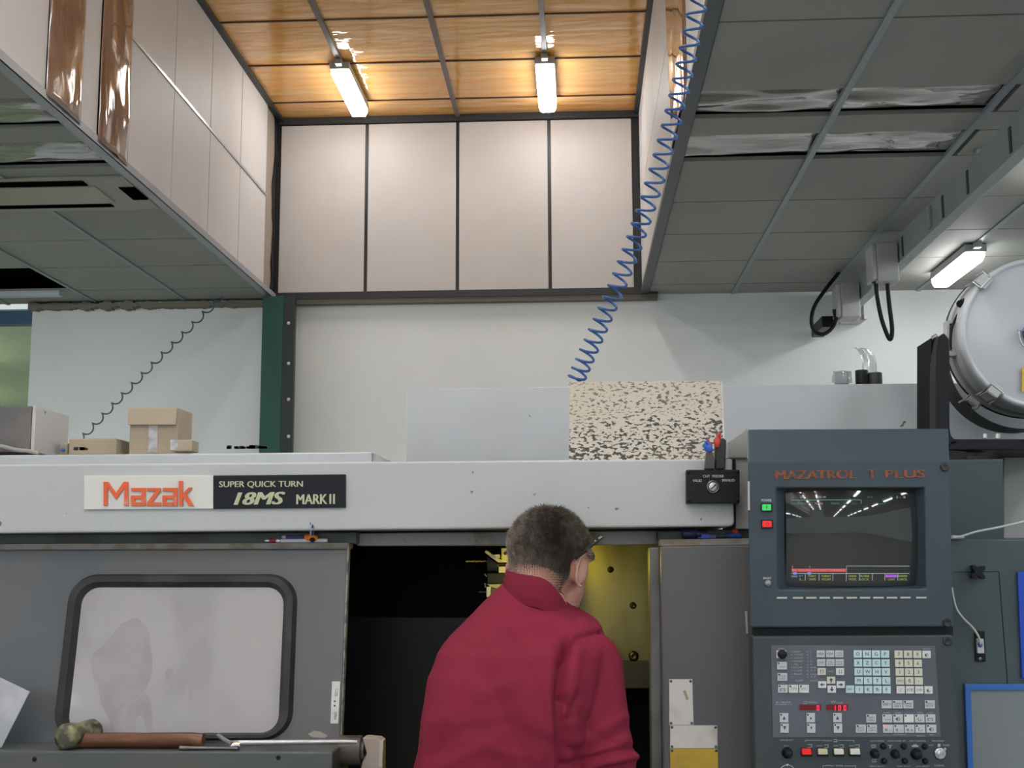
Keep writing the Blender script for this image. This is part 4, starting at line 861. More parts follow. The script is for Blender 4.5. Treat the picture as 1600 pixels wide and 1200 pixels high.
# ------------------------------------------------------------------ mist collector drum
MC = thing('mist_collector', 'pale grey round mist collector drum with a clamped lid, on a black bracket', 'mist collector', P(1624, 521, 2.9))
DRM = mat('pale_drum_enamel', (.56, .585, .62), .3, spot=(.52, .545, .575), spot_scale=4); DRM2 = mat('drum_side_enamel', (.50, .515, .52), .35, spot=(.44, .45, .45), spot_scale=6)
yl = 2.9; c0 = P(1624, 521, yl); Rl = 121*yl/FPX
MB().lathe(c0, (0, 1, 0), [(0.004, 0), (.004, Rl*.90), (.006, Rl*.915), (-.004, Rl*.93), (-.006, Rl*.965), (.004, Rl*.995), (.022, Rl), (.03, Rl*.99)], 72).build('lid', DRM, MC)
MB().lathe(c0, (0, 1, 0), [(.03, Rl*.985), (.10, Rl*.99), (.102, Rl*1.02), (.12, Rl*1.02), (.122, Rl*.97), (.14, Rl*.95)], 72).build('drum', DRM2, MC)
MB().lathe(c0, (0, 1, 0), [(.106, Rl*1.022), (.116, Rl*1.03), (.118, Rl*1.0)], 72).build('clamp_ring', BLACK, MC)
MB().lathe(c0, (0, 1, 0), [(.07, Rl*.992), (.074, Rl*1.01), (.082, Rl*1.01), (.086, Rl*.992)], 72).build('seal_ring', mat('grey_seal', (.25, .25, .25), .4), MC)
pr = []; cr = P(1594, 561, 3.03); Rr = 110*3.03/FPX
for k in range(12): pr += [(.008*k, Rr), (.0035+.008*k, Rr), (.004+.008*k, Rr*.985), (.0075+.008*k, Rr*.985)]
MB().lathe(cr, (0, 1, 0), pr, 72).build('ribbed_hose', mat('black_ribbed_hose', (.035, .036, .036), .4), MC)
for px, py, ang in ((1543, 440, 137), (1546, 614, 226), (1523, 637, 0)):
    a = math.atan2(-(py-521), px-1624); d = Vector((math.cos(a), 0, math.sin(a))); t_ = Vector((-d.z, 0, d.x)); p = c0+d*Rl*.965+Vector((0, -.008, 0))
    if py == 637: p = c0+d*Rl*1.0+Vector((0, .11, 0))
    b = MB()
    def bx(p, a0, a1, t0, t1, y0, y1, mb): mb.add([p+d*a+t_*t+Vector((0, y, 0)) for y in (y0, y1) for a, t in ((a0, t0), (a1, t0), (a1, t1), (a0, t1))], [(0, 1, 2, 3), (4, 7, 6, 5), (0, 4, 5, 1), (1, 5, 6, 2), (2, 6, 7, 3), (3, 7, 4, 0)])
    bx(p, -.014, .012, -.014, .014, -.006, .004, b); bx(p, .006, .014, -.012, .012, -.004, .06, b)
    cl = b.build('clamp', DRM2, MC, bevel=.001)
    b = MB(); b.tube([p+d*-.006+t_*-.017+Vector((0, -.006, 0)), p+d*.016+t_*-.017, p+d*.018+t_*-.017+Vector((0, .05, 0))], .0022, 6); b.tube([p+d*-.006+t_*.017+Vector((0, -.006, 0)), p+d*.016+t_*.017, p+d*.018+t_*.017+Vector((0, .05, 0))], .0022, 6); b.tube([p+d*-.006+t_*-.017+Vector((0, -.006, 0)), p+d*-.006+t_*.017+Vector((0, -.006, 0))], .0022, 6); b.build('clamp_wire', STEEL, cl)
# hinge frame and cable on the drum side
hf = MB()
for q in ([(1479, 503), (1479, 556), (1483, 556), (1484, 506)], [(1479, 501), (1479, 506), (1500, 505), (1500, 501)], [(1489, 506), (1487, 550), (1492, 553), (1495, 506)], [(1480, 548), (1480, 556), (1496, 556), (1496, 549)]): slab(q, 2.955, .03, mb=hf)
hf.build('hinge_frame', DRM2, MC, bevel=.001)
b = MB(); b.tube(smooth_path([P(1512, 470, 2.96), P(1500, 485, 2.96), P(1489, 507, 2.95), P(1485, 530, 2.95), P(1486, 546, 2.95)]), .0028, 8); b.build('drum_cable', BLACK, MC)
MB().cyl(P(1500, 475, 2.94), P(1510, 470, 2.97), .009, n=14).build('cable_gland', BLACK, MC)
slab([(1597, 574), (1597, 612), (1640, 612), (1640, 574)], 2.8935, .002).build('warning_sticker', mat('yellow_sticker', (.72, .42, .02), .4), MC)
MB().lathe(P(1612, 521, 2.893), (0, -1, 0), [(0, .022), (.012, .022), (.016, .018), (.016, 0)], 24).build('lid_knob', mat('blue_knob', (.05, .09, .32), .35), MC)
b = MB(); b.tube(smooth_path([P(1592, 516, 2.87), P(1593, 526, 2.87), P(1597, 538, 2.87), P(1603, 541, 2.87)]), .002, 6); b.tube([P(1590, 516, 2.87), P(1606, 516, 2.885)], .002, 6); b.tube([P(1603, 541, 2.87), P(1606, 541, 2.89)], .002, 6); b.build('lid_handle', STEEL, MC)
# black bracket: a bent flat bar, upright then level
BRK = mat('black_bracket_paint', (.012, .013, .016), .45, spec=.2)
b = MB()
path = [(1473, 521), (1466, 528), (1463, 550), (1462, 600), (1462, 668), (1464, 682), (1472, 693), (1486, 696), (1700, 694)]; ins = [(1476, 521), (1483, 530), (1484, 560), (1484, 600), (1484, 668), (1486, 680), (1491, 686), (1500, 688), (1700, 686)]
A_ = [P(x, y, 2.80) for x, y in path]; B_ = [P(x, y, 2.80) for x, y in ins]; n = len(A_)
A2 = [p+Vector((0, .05, 0)) for p in A_]; B2 = [p+Vector((0, .05, 0)) for p in B_]
b.add(A_+B_+A2+B2, [(i, i+1, n+i+1, n+i) for i in range(n-1)] + [(2*n+i, 3*n+i, 3*n+i+1, 2*n+i+1) for i in range(n-1)] + [(i, 2*n+i, 2*n+i+1, i+1) for i in range(n-1)] + [(n+i, n+i+1, 3*n+i+1, 3*n+i) for i in range(n-1)] + [(0, n, 3*n, 2*n), (n-1, 3*n-1, 4*n-1, 2*n-1)])
slab([(1484, 686), (1484, 703), (1700, 703), (1700, 686)], 2.80, .25, mb=b)
br = b.build('support_bracket', BRK, MC, bevel=.002)
slab([(1455, 528), (1455, 672), (1463, 672), (1463, 545), (1466, 528)], 2.84, .12).build('bracket_web', mat('black_void', (.006, .006, .008), .6, spec=.1), MC)
MB().cyl(P(1456, 528, 2.8), P(1464, 524, 2.8), .004, n=10).build('bolt', STEEL, br)
for x in (1538, 1558): MB().cyl(P(x, 685, 2.85), P(x, 678, 2.85), .0065, n=10).build('bolt', mat('zinc_bolt', (.6, .62, .6), .3, .6), br)
slab([(1484, 703), (1484, 720), (1510, 719), (1512, 706)], 2.79, .05).build('bracket_foot', BLACK, MC, bevel=.002)
slab([(1484, 704), (1484, 709), (1512, 716), (1530, 712), (1548, 704)], 2.86, .08).build('tray', mat('grey_tray', (.2, .2, .19), .4, spot=(.1, .1, .09), spot_scale=30), MC)
tag(slab([(1568, 712), (1568, 842), (1700, 842), (1700, 705)], 3.0, .2).build('cabinet_panel', mat('pale_side_panel', (.42, .42, .42), .5, spot=(.36, .35, .35), spot_scale=4), None, bevel=.003), 'pale grey side panel standing between the dark upper box and the picture edge', 'panel')

# ------------------------------------------------------------------ things on and around the machine
# splashed board
q = [P(890, 596.5, 2.70), P(889, 723, 2.685), P(1131, 720, 2.685), P(1126.5, 595, 2.70)]
q[1].z = q[2].z = zt+.0005
BRD = mat('cream_splashed_board', (.60, .55, .475), .5, spot=(.06, .055, .045), spot_scale=190, spot_lo=.55, spot_hi=.59, spot2=(.55, .47, .35), spot2_scale=2.5, spot2_lo=.5, spot2_hi=.7, stretch=(.55, 1, 1.15))
nt = BRD.node_tree   # oil splashes crowd towards the board's lower edge
def splash(M):
    L = nt.links.new; N = nt.nodes; co = N.new('ShaderNodeTexCoord'); sep = N.new('ShaderNodeSeparateXYZ'); L(co.outputs['Generated'], sep.inputs[0])
    mr = [n for n in N if n.bl_idname == 'ShaderNodeMapRange'][0]
    sub = N.new('ShaderNodeMapRange'); sub.inputs[1].default_value = 0; sub.inputs[2].default_value = .55; sub.inputs[3].default_value = .075; sub.inputs[4].default_value = 0; L(sep.outputs['Z'], sub.inputs[0])
    src = mr.inputs[0].links[0].from_socket; ad = N.new('ShaderNodeMath'); ad.operation = 'ADD'; L(src, ad.inputs[0]); L(sub.outputs[0], ad.inputs[1]); L(ad.outputs[0], mr.inputs[0])
splash(BRD)
b = MB(); b.prism(q, (0, .006, 0)); o = b.build('splash_board', BRD)
tag(o, 'cream board with dark speckled oil splashes leaning upright on the machine top', 'board')
MB().prism([P(1126.5, 594.5, 2.697), Vector((q[2].x, 2.682, zt+.0005)), Vector((q[2].x+.003, 2.682, zt+.0005)), P(1128.3, 594.5, 2.697)], (0, .01, 0)).build('edge_strip', WHITEP, o)

# blue coiled hose and thin coiled hose
def coil(pts, turns, r, rt, M, name, label, stretch=1.0, n=26, ph=0, squash=1.0, lead=None, tailp=None):
    pts = smooth_path(pts, 24); Ls = [0]
    for a, c in zip(pts, pts[1:]): Ls.append(Ls[-1]+(c-a).length)
    tot = Ls[-1]; out = []; N = int(turns*n)
    for i in range(N+1):
        t = i/N; s_ = tot*(t**stretch); k = max(0, min(len(pts)-2, next((j for j in range(len(Ls)-1) if Ls[j+1] >= s_), len(pts)-2)))
        fr = (s_-Ls[k])/max(1e-6, Ls[k+1]-Ls[k]); p = pts[k].lerp(pts[k+1], fr); d = (pts[k+1]-pts[k]).normalized()
        x = d.cross(Vector((0, 1, 0))).normalized(); y = d.cross(x)
        a = 2*math.pi*turns*t+ph; out.append(p+(x*math.cos(a)+y*math.sin(a)*squash)*r)
    if lead: out = [Vector(p) for p in lead]+out
    if tailp: out = out+[Vector(p) for p in tailp]
    return tag(MB().tube(out, rt, 8).build(name, M), label, 'hose')
BH = mat('blue_hose', (.025, .09, .28), .25)
yh = 2.86
def YH(y): return 2.86-.34*(600-y)/600
coil([P(x, y, YH(y)) for x, y in ((897, 600), (941, 500), (981, 405), (1021, 290), (1055, 170), (1086, 30), (1112, -120), (1135, -390))], 43, .0195, .0029, BH, 'coiled_hose', 'blue spiral air hose hanging down from the ceiling edge to behind the splashed board', stretch=1.17, squash=1.0, ph=1.2, lead=[P(905, 640, yh), P(900, 612, yh)])
TE = mat('teal_hose', (.09, .16, .17), .4)
def thin():
    out = []; N = 14; P0, P1 = (344, 466), (125, 688)
    n = 18*N
    for i in range(n+1):
        t = i/n; th = 2*math.pi*N*t; Y = 7.82-.35*t
        al, pe = 3.3*math.sin(th), 4.6*math.cos(th); out.append(P(P0[0]+(P1[0]-P0[0])*t - .70*al + .71*pe - 3*t*(1-t)*4, P0[1]+(P1[1]-P0[1])*t + .71*al + .70*pe, Y+.03*math.sin(th)))
    return [P(346, 464, 7.80)]+out+[P(124, 720, 7.46)]
tag(MB().tube(thin(), .005, 6).build('coiled_hose', TE), 'thin teal coiled hose slanting down in front of the white wall to the cardboard boxes', 'hose')

# dark steel box at the far left and cardboard boxes
b = MB(); zz = zt-.02+EYE*0
q0, q1 = P(-80, 706, 3.0), P(52, 635, 3.0); 
DB = thing('steel_box', 'dark grey steel box on the machine top at the left picture edge', 'box', (q0.x, 3.0, q0.z))
zt0 = lc.v and P(-300, 705.5, 2.98).z
MB().box((q0.x, 3.04, zt0), (P(52, 635, 3.04).x-.003, 3.24, P(52, 634.5, 3.04).z)).build('body', mat('dark_mottled_steel', (.12, .115, .115), .4, spot=(.16, .15, .145), spot_scale=8), DB, bevel=.003)
xx = P(52, 650, 3.04).x
MB().box((xx-.003, 3.04, zt0), (xx+.006, 3.245, P(52, 634.5, 3.04).z)).build('side_plate', mat('pale_side_plate', (.50, .48, .48), .45, spot2=(.05, .05, .05), spot2_scale=30, spot2_lo=.7, spot2_hi=.72), DB, bevel=.001)
tag(MB().tube(smooth_path([P(-60, 690, 3.0), P(0, 697, 3.01), P(25, 703, 3.01), P(45, 705, 3.02), P(60, 709, 3.02)]), .005, 8).build('cable', mat('grey_cable', (.3, .29, .27), .5)), 'grey cable lying in front of the dark steel box', 'cable')
CB = mat('cardboard', (.40, .33, .245), .75, spot=(.37, .30, .22), spot_scale=6); CBD = mat('cardboard_dark', (.27, .21, .15), .8)
def carton(px0, px1, pyt, Y, dep, label, flap=None, tape=None, dark=None):
    lo, hi = P(px0, 706, Y), P(px1, pyt, Y)
    t = thing('cardboard_box', label, 'box', (lo.x, Y, zt0), 'cardboard boxes on the machine')
    MB().box((lo.x, Y, zt0), (hi.x, Y+dep, hi.z)).build('carton', CB, t, bevel=.003)
    if flap:
        slab(flap, Y-.012, .008).build('flap', mat('cardboard_flap', (.43, .355, .265), .75), t, bevel=.001)
    if tape: slab(tape, Y-.0015, .002).build('tape', mat('grey_tape', (.50, .50, .52), .3, spot=(.35, .35, .37), spot_scale=40), t)
    if dark: slab(dark, Y-.001, .0015).build('shaded_side', CBD, t)
    return t
carton(107, 182, 684.5, 3.14, .1, 'low flat cardboard box nearest the dark steel box')
carton(201, 279, 637, 3.16, .12, 'tallest cardboard box, its open flap folded down over a strip of tape', flap=[(199.5, 637), (199.5, 663.5), (274, 663.5), (276, 637)], tape=[(232.5, 664), (231.5, 707), (246, 707), (246, 664)])
carton(266, 300, 687, 3.06, .06, 'small cardboard box in front of the tallest cardboard box', tape=[(266, 687), (266, 703), (278, 703), (278, 687)])
o = carton(93, 106, 692, 3.16, .06, 'small cardboard scrap between the steel box and the low flat box')
MB().ball(P(98, 703, 3.15), (.006, .006, .005), 8).build('blue_cap', BLUE, o)
# swarf lying along the cover edge
b = MB(); random.seed(4)
for k in range(26):
    x = random.choice([random.uniform(370, 415), random.uniform(118, 145), random.uniform(355, 425)]); p = P(x, 705, 3.0); p.z = zt0+.0035
    b.box(tuple(p-Vector((.005, .003, .0045))), tuple(p+Vector((.005, .003, random.uniform(.000, .004)))))
o = b.build('swarf', mat('black_swarf', (.02, .02, .02), .5)); tag(o, 'black metal chips scattered along the edge of the rear cover', 'swarf'); o['kind'] = 'stuff'

# tape rolls and a clear bag on the rear cover
ztop = P(1340, 598.8, 3.25).z
for x, w_, py, lab, M in ((1315, 22, 583, 'grey roll at the wrapped end of the row on the rear cover', mat('wrapped_grey', (.22, .23, .25), .3)), (1347, 20, 581, 'dark roll in the middle of the row below the clear bag', BLACK), (1368, 21, 585, 'dark roll at the drum end of the row on the rear cover', mat('dark_roll', (.035, .037, .037), .5))):
    c = P(x, 598, 3.36); c.z = ztop; h_ = P(x, py, 3.36).z-ztop+.004; r_ = w_/2*3.36/FPX
    tag(MB().lathe(c, (0, 0, 1), [(0, r_*.6), (0, r_), (h_, r_), (h_, r_*.6), (0, r_*.6)], 28).build('tape_roll', M, None, bevel=.001), lab, 'roll', 'rolls on the rear cover')
CLR = mat('clear_plastic', (.85, .9, .93), .1, trans=.6, ior=1.3, alpha=.6, coat=1)
def bag(pts, Y, name, label, seed, n=12):
    """crumpled clear film: rows of (left,right,y)"""
    b = MB(); vs = []; m_ = len(pts)
    for side in (0, 1):
        for i, (xl, xr_, y) in enumerate(pts):
            for j in range(n+1):
                u = j/n; d = math.sin(math.pi*u)*.02*(1 if side else -1) + .012*noise.noise((i*.9, u*3, seed+side*5)); vs.append(P(xl+(xr_-xl)*u, y, Y+d))
    fs = []
    for side in (0, 1):
        o_ = side*m_*(n+1); fs += [(o_+i*(n+1)+j, o_+i*(n+1)+j+1, o_+(i+1)*(n+1)+j+1, o_+(i+1)*(n+1)+j) for i in range(m_-1) for j in range(n)]
    b.add(vs, fs, 0, False); return tag(b.build(name, CLR), label, 'bag')
bag([(1333, 1345, 543), (1339, 1360, 546), (1344, 1366, 555), (1347, 1369, 566), (1347, 1370, 580), (1343, 1372, 592), (1342, 1373, 599)], 3.44, 'plastic_bag', 'crumpled clear plastic bag standing on the rear cover above the dark rolls', 2.)
bag([(1301, 1305, 582), (1302, 1330, 580), (1300, 1331, 590), (1299, 1332, 598.5)], 3.34, 'plastic_wrap', 'loose clear wrap around the grey roll on the rear cover', 8.)

# tool pot with screwdrivers
tp_ = thing('tool_pot', 'black tool pot behind the key switch plate at the beam end', 'pot', P(1115, 733, 2.57))
slab([(1104, 706), (1101, 733), (1117, 733), (1118, 718), (1113, 706)], 2.575, .02).build('front_cup', mat('dark_grey_cup', (.07, .065, .062), .4), tp_, bevel=.002)
slab([(1117, 690), (1118, 733), (1133, 733), (1135, 688), (1130, 684)], 2.59, .02).build('rear_cup', mat('black_cup', (.025, .025, .028), .4), tp_, bevel=.002)
RED = mat('red_handle', (.55, .05, .04), .35); BLU = mat('blue_handle', (.04, .12, .55), .35); YLW = mat('olive_handle', (.33, .28, .07), .4)
def tool(name, label, a, c, r, M, Y, tip=None, M2=None, group='tools in the black pot'):
    t = thing(name, label, 'tool', P(*a, Y), group)
    a_, c_ = P(*a, Y), P(*c, Y); MB().tube([a_, a_.lerp(c_, .3), a_.lerp(c_, .75), c_], [r*.8, r, r*1.05, r*.7], 10).build('handle', M, t)
    if tip: MB().tube([c_, P(*tip, Y)], r*.45, 8).build('tip', M2 or M, t)
    return t
tool('screwdriver', 'blue-headed tool at the board end of the black pot', (1106, 705), (1101, 693), .0055, BLU, 2.582, (1106, 688), BLU)
tool('screwdriver', 'blue-handled tool in the black pot, leaning across the red one', (1110, 706), (1108, 695), .006, BLU, 2.578, (1104, 690), BLU)
tool('screwdriver', 'thin red-tipped tool in the black pot between the blue ones', (1112, 706), (1109, 692), .003, RED, 2.592, (1105, 683), RED)
tool('screwdriver', 'thick red-handled tool standing tallest in the black pot', (1121, 699), (1120, 684), .0062, RED, 2.588, (1124, 677), RED)
tool('screwdriver', 'red tool with an olive shank at the console end of the black pot', (1126, 708), (1126, 690), .005, YLW, 2.60, (1125, 676), RED)
tool('screwdriver', 'thin dark tool behind the red handles in the black pot', (1121, 700), (1120, 686), .0028, BLACK, 2.605, (1119.5, 672), mat('dark_violet', (.06, .04, .12), .4))

# pens and cutter on the door edge
YP = 2.665
zed = P(480, 848.2, 2.66).z
def onedge(px, Y=YP, r=.004): p = P(px, 846, Y); p.z = zed+r; return p
def pen(name, label, x0, x1, M, r, Y, M2, dz=0, cap=(0, .06)):
    r *= 1.25; a, c = onedge(x0, Y, r+dz), onedge(x1, Y, r+dz); t = tag(MB().tube([a, c], r, 10).build(name, M), label, 'pen', 'pens on the door edge')
    if M2: MB().ball(a, (r*1.6, r*1.3, r*1.3), 8).build('cap', M2, t)
    return t
WHT = mat('pale_pen', (.62, .60, .66), .35); PURP = mat('purple_blue', (.07, .07, .30), .35); REDP = mat('dark_red_pen', (.45, .06, .07), .4); ORG = mat('orange_plastic', (.80, .22, .02), .4)
pen('pen', 'pale lilac pen lying lowest on the door edge under the orange cutter', 435, 512, WHT, .0036, 2.652, mat('chrome_cap', (.7, .72, .7), .2, .8))
pen('pen', 'dark red pen on the door edge with a steel end', 418, 476, REDP, .0038, 2.662, MATS['chrome_cap'], 0)
pen('pen', 'blue pen lying on top of the red pen on the door edge', 444, 480, PURP, .0032, 2.660, WHT, .0078)
pen('pen', 'orange pencil lying behind the blue pen on the door edge', 456, 492, ORG, .0026, 2.669, None, .009)
ct = thing('cutter', 'orange and black cutter lying across the pens with a pale blade upright', 'cutter', onedge(487, 2.655))
b = MB(); b.tube([onedge(478, 2.655, .010), onedge(487, 2.65, .012), onedge(496, 2.65, .008)], [.0075, .0095, .005], 10); b.build('body', ORG, ct)
MB().ball(onedge(488, 2.643, .006), (.006, .004, .005), 8).build('grip', BLACK, ct)
slab([(484, 816), (484, 836), (486.5, 836), (486, 816)], [2.59, 2.64, 2.64, 2.59], .002).build('blade', mat('pale_blade', (.6, .75, .78), .3), ct); slab([(487, 823), (486.5, 836), (491, 836), (490, 823), (488.5, 819)], [2.592, 2.645, 2.645, 2.592, 2.588], .003).build('clip', BLU, ct)

# blue and orange bits on the fixed panel's edge
zf = P(1100, 841.5, 2.64).z
def onf(px, r, Y=2.655): p = P(px, 838, Y); p.z = zf+r; return p
t = thing('torch', 'dark violet torch lying on the fixed panel edge beside the console', 'torch', onf(1076, 0), None)
MB().tube([onf(1065.5, .011), onf(1067, .011), onf(1086, .011), onf(1088, .011)], [.008, .0105, .0105, .0085], 16).build('head', mat('violet_plastic', (.05, .045, .13), .3), t)
MB().tube([onf(1088, .010), onf(1104, .009)], [.008, .007], 14).build('barrel', mat('violet_plastic', (.05, .045, .13), .3), t)
t = tag(MB().box(tuple(onf(1096, .0, 2.635)), tuple(onf(1107, .009, 2.65))).box(tuple(onf(1091, .0, 2.635)), tuple(onf(1097, .003, 2.65))).box(tuple(onf(1108, .0, 2.635)), tuple(onf(1118, .008, 2.65)), 1).build('clip', [BLU, PURP], None, bevel=.001), 'bright blue clip in front of the violet torch', 'clip')
t = thing('inspection_tool', 'small blue holder with an orange knob resting against the console', 'tool', onf(1150, 0))
MB().tube([onf(1136, .006), onf(1140, .0065), onf(1156, .0065), onf(1158, .008)], [.003, .006, .006, .004], 12).build('holder', BLU, t); MB().ball(onf(1149, .0145), (.008, .008, .0065), 10).build('knob', mat('orange_red', (.60, .09, .03), .4), t)
MB().tube([onf(1118, .005), onf(1137, .006)], .002, 8).build('stem', mat('teal_stem', (.1, .3, .28), .4), t)

# hammer, wheel wrench and loose rod on the ledge
HM = thing('hammer', 'mallet with a brown wooden handle and worn round head on the ledge below the window', 'hammer', P(100, 1170, 2.48))
hc = P(99, 1150.5, 2.468); hr = 20*2.47/FPX; hc.z = zl+hr
ha = Vector((.32, 1, .0)).normalized()
b = MB(); b.lathe(hc, ha, [(-.002, 0), (-.002, hr*.55), (.0, hr*.86), (.007, hr), (.03, hr*.98), (.04, hr*.88), (.055, hr*.88), (.065, hr*.98), (.085, hr), (.09, hr*.9), (.09, 0)], 24); b.build('head', mat('worn_brassy_head', (.10, .10, .075), .45, .3, spot=(.24, .23, .12), spot_scale=45, spot_lo=.48, spot_hi=.62, spot2=(.03, .03, .03), spot2_scale=25, spot2_lo=.55, spot2_hi=.65), HM)
hp = [P(x, y, 2.50) for x, y in ((112, 1151), (130, 1151.5), (165, 1152.5), (200, 1152.5), (250, 1151), (300, 1150.5), (318, 1150.5))]
hr_ = [.0145, .0148, .0140, .0142, .0152, .0155, .0145]
for p, r_ in zip(hp, hr_): p.z = zl+r_+.0005+(.004 if p is hp[0] else 0)
MB().tube(hp, hr_, 16).build('handle', mat('oiled_wood', (.12, .045, .022), .32, spot=(.24, .10, .04), spot_scale=14, spot_lo=.5, spot_hi=.65, spot2=(.035, .02, .014), spot2_scale=6, spot2_lo=.52, spot2_hi=.62, stretch=(.5, 2, 2)), HM)
WR = thing('chuck_key', 'steel T-bar chuck key lying on the ledge beside the hammer handle', 'wrench', P(365, 1166, 2.49))
def lg(px, r, Y): p = P(px, 1165, Y); p.z = zl+r; return p
MB().tube([lg(372, .013, 2.485), lg(540, .014, 2.50), lg(558, .0135, 2.50)], [.0055, .0048, .0035], 12).build('shaft', mat('grey_steel', (.42, .42, .46), .3, .7), WR)
MB().tube([lg(360, .009, 2.483), lg(375, .0095, 2.487)], .009, 12).build('socket_head', CHROME, WR)
MB().tube([P(341, 1149, 2.51), P(352, 1157, 2.49), P(362, 1162, 2.475)], .0042, 10).build('cross_bar', mat('grey_steel', (.42, .42, .46)), WR)
tag(MB().tube([lg(281, .0042, 2.474), lg(300, .0042, 2.474), lg(372, .0042, 2.472)], [.005, .004, .0025], 10).build('rod', DSTEEL), 'thin dark steel rod lying in front of the hammer handle end', 'rod')
# pale plastic sheet corner at the left edge
o = slab([(-130, 1055), (-160, 1166), (2, 1168), (46, 1081), (0, 1059)], 2.49, .003).build('plastic_folder', mat('pale_plastic', (.42, .44, .50), .3, spot=(.58, .59, .64), spot_scale=7, spot_lo=.45, spot_hi=.6), None)
tag(o, 'pale grey plastic folder leaning on the ledge at the left picture edge', 'folder')
# ------------------------------------------------------------------ the person
SKIN = mat('skin', (.56, .30, .235), .5, spot=(.50, .235, .185), spot_scale=18, spot_lo=.4, spot_hi=.75)
PE = thing('person', 'person in a dark red sweatshirt and glasses, seen from behind, leaning into the lathe', 'person', (-.12, 2.35, 0))
def ev(mb, name, mods):
    """the evaluated mesh of a collected shape under some modifiers"""
    o = mb.build(name, SKIN)
    for kind, kw in mods:
        md = o.modifiers.new(kind, kind)
        for k_, v_ in kw.items(): setattr(md, k_, v_)
    bpy.context.view_layer.update()
    me = bpy.data.meshes.new_from_object(o.evaluated_get(bpy.context.evaluated_depsgraph_get())); old = o.data
    bpy.data.objects.remove(o); bpy.data.meshes.remove(old); return me
def link(me, name, M, parent):
    me.materials.clear(); me.materials.append(M)
    for p in me.polygons: p.use_smooth = True
    o = bpy.data.objects.new(name, me); COL.objects.link(o); o.parent = parent
    if parent.type == 'EMPTY': o.matrix_parent_inverse = Matrix.Translation(-parent.location)
    return o
def ering(c, rx, ry, tx=0, ty=0, n=28, p=2.3):
    """a rounded ring; tx, ty lift it sideways / front to back"""
    out = []
    for k in range(n):
        a = 2*math.pi*k/n; ca, sa = math.cos(a), math.sin(a); x = math.copysign(abs(ca)**(2/p), ca)*rx; y = math.copysign(abs(sa)**(2/p), sa)*ry
        out.append(Vector((c[0]+x, c[1]+y, c[2]+tx*x+ty*y)))
    return out
def loft(mb, rings, cap=True):
    n = len(rings[0]); vs = [p for r_ in rings for p in r_]
    fs = [(i*n+k, i*n+(k+1) % n, (i+1)*n+(k+1) % n, (i+1)*n+k) for i in range(len(rings)-1) for k in range(n)]
    if cap: fs += [list(range(n))[::-1], list(range(len(vs)-n, len(vs)))]
    return mb.add(vs, fs, 0, True)
HC = P(859, 881, 2.53)                                       # middle of the skull
HR = Matrix.Rotation(math.radians(-24), 3, 'Z') @ Matrix.Rotation(math.radians(-27), 3, 'X') @ Matrix.Rotation(math.radians(4), 3, 'Y')
def hp(x, y, z): return HC + HR @ Vector((x, y, z))
NB = P(842, 938, 2.455)                                      # root of the neck
# one continuous body: head, neck, trunk, arms, legs and feet
b = MB()
def hb(c, r, rot=None): b.ball(hp(*c), r, 14, rot=HR @ rot if rot else HR)
hb((0, -.012, .012), (.069, .093, .086)); hb((0, .0, -.005), (.067, .085, .08)); hb((0, .035, -.035), (.066, .058, .08)); hb((0, .03, -.082), (.061, .054, .042)); hb((0, .074, -.108), (.022, .016, .016)); hb((0, .082, .006), (.048, .016, .012))
hb((.03, .075, -.05), (.02, .016, .018)); hb((-.03, .075, -.05), (.02, .016, .018)); hb((0, .09, -.078), (.022, .009, .005)); hb((0, .089, -.088), (.02, .009, .006))
b.tube([hp(0, .088, .004), hp(0, .106, -.03), hp(0, .113, -.043)], [.008, .011, .013], 10)
b.tube([hp(0, -.03, -.03), hp(0, -.042, -.085), NB+Vector((0, .008, 0)), NB+Vector((-.002, .004, -.06))], [.057, .054, .053, .052], 20)
for s_ in (1, -1):
    er = Matrix.Rotation(math.radians(-24*s_), 3, 'Z')
    hb((s_*.073, -.006, -.012), (.0075, .021, .033), er)
    rim = [(s_*(.075+.010*(1 if math.cos(a) < .2 else .3)), -.006-.023*math.cos(a), -.012+.036*math.sin(a)) for a in [math.radians(d) for d in range(-100, 150, 18)]]
    b.tube([hp(*q) for q in rim], .0042, 8)
sh = NB.z
b2 = MB(); loft(b, [ering((-.125, 2.33, .86), .15, .10), ering((-.125, 2.32, 1.02), .135, .09), ering((-.13, 2.335, 1.15), .125, .09), ering((-.11, 2.40, 1.3), .125, .07), ering((-.08, 2.44, 1.38), .09, .055), ering((NB.x, 2.455, 1.46), .052, .048)])
SHO = P(912, 1034, 2.41); ELB = P(938, 1190, 2.36); WRI = P(905, 1205, 2.62); LSH = P(740, 1050, 2.41); LEL = P(690, 1215, 2.45); LWR = P(800, 1225, 2.66)
b.tube([SHO+Vector((-.07, 0, .0)), SHO, SHO.lerp(ELB, .5), ELB, ELB.lerp(WRI, .35), WRI], [.028, .034, .036, .034, .034, .026], 16)
b.tube([LSH+Vector((.07, 0, .0)), LSH, LSH.lerp(LEL, .5), LEL, LEL.lerp(LWR, .35), LWR], [.028, .034, .036, .034, .034, .026], 16)
def hand(wr, d, s_):
    d = d.normalized(); side = d.cross(Vector((0, 0, 1))).normalized(); up = side.cross(d)
    pc = wr+d*.05; rot = Matrix((side, d, up)).transposed()
    b.ball(pc, (.041, .05, .016), 10, rot=rot)
    for k, L_ in enumerate((.066, .076, .072, .056)):
        o_ = pc+d*.038+side*(-.030+.020*k); b.tube([o_, o_+d*L_*.45+up*-.004, o_+d*L_*.8+up*-.018, o_+d*L_*.95+up*-.034], [.0092, .0088, .008, .006], 8)
    o_ = wr+d*.03-side*s_*.032; b.tube([o_, o_-side*s_*.022+d*.022+up*-.006, o_-side*s_*.026+d*.05+up*-.016], [.012, .0105, .008], 8)
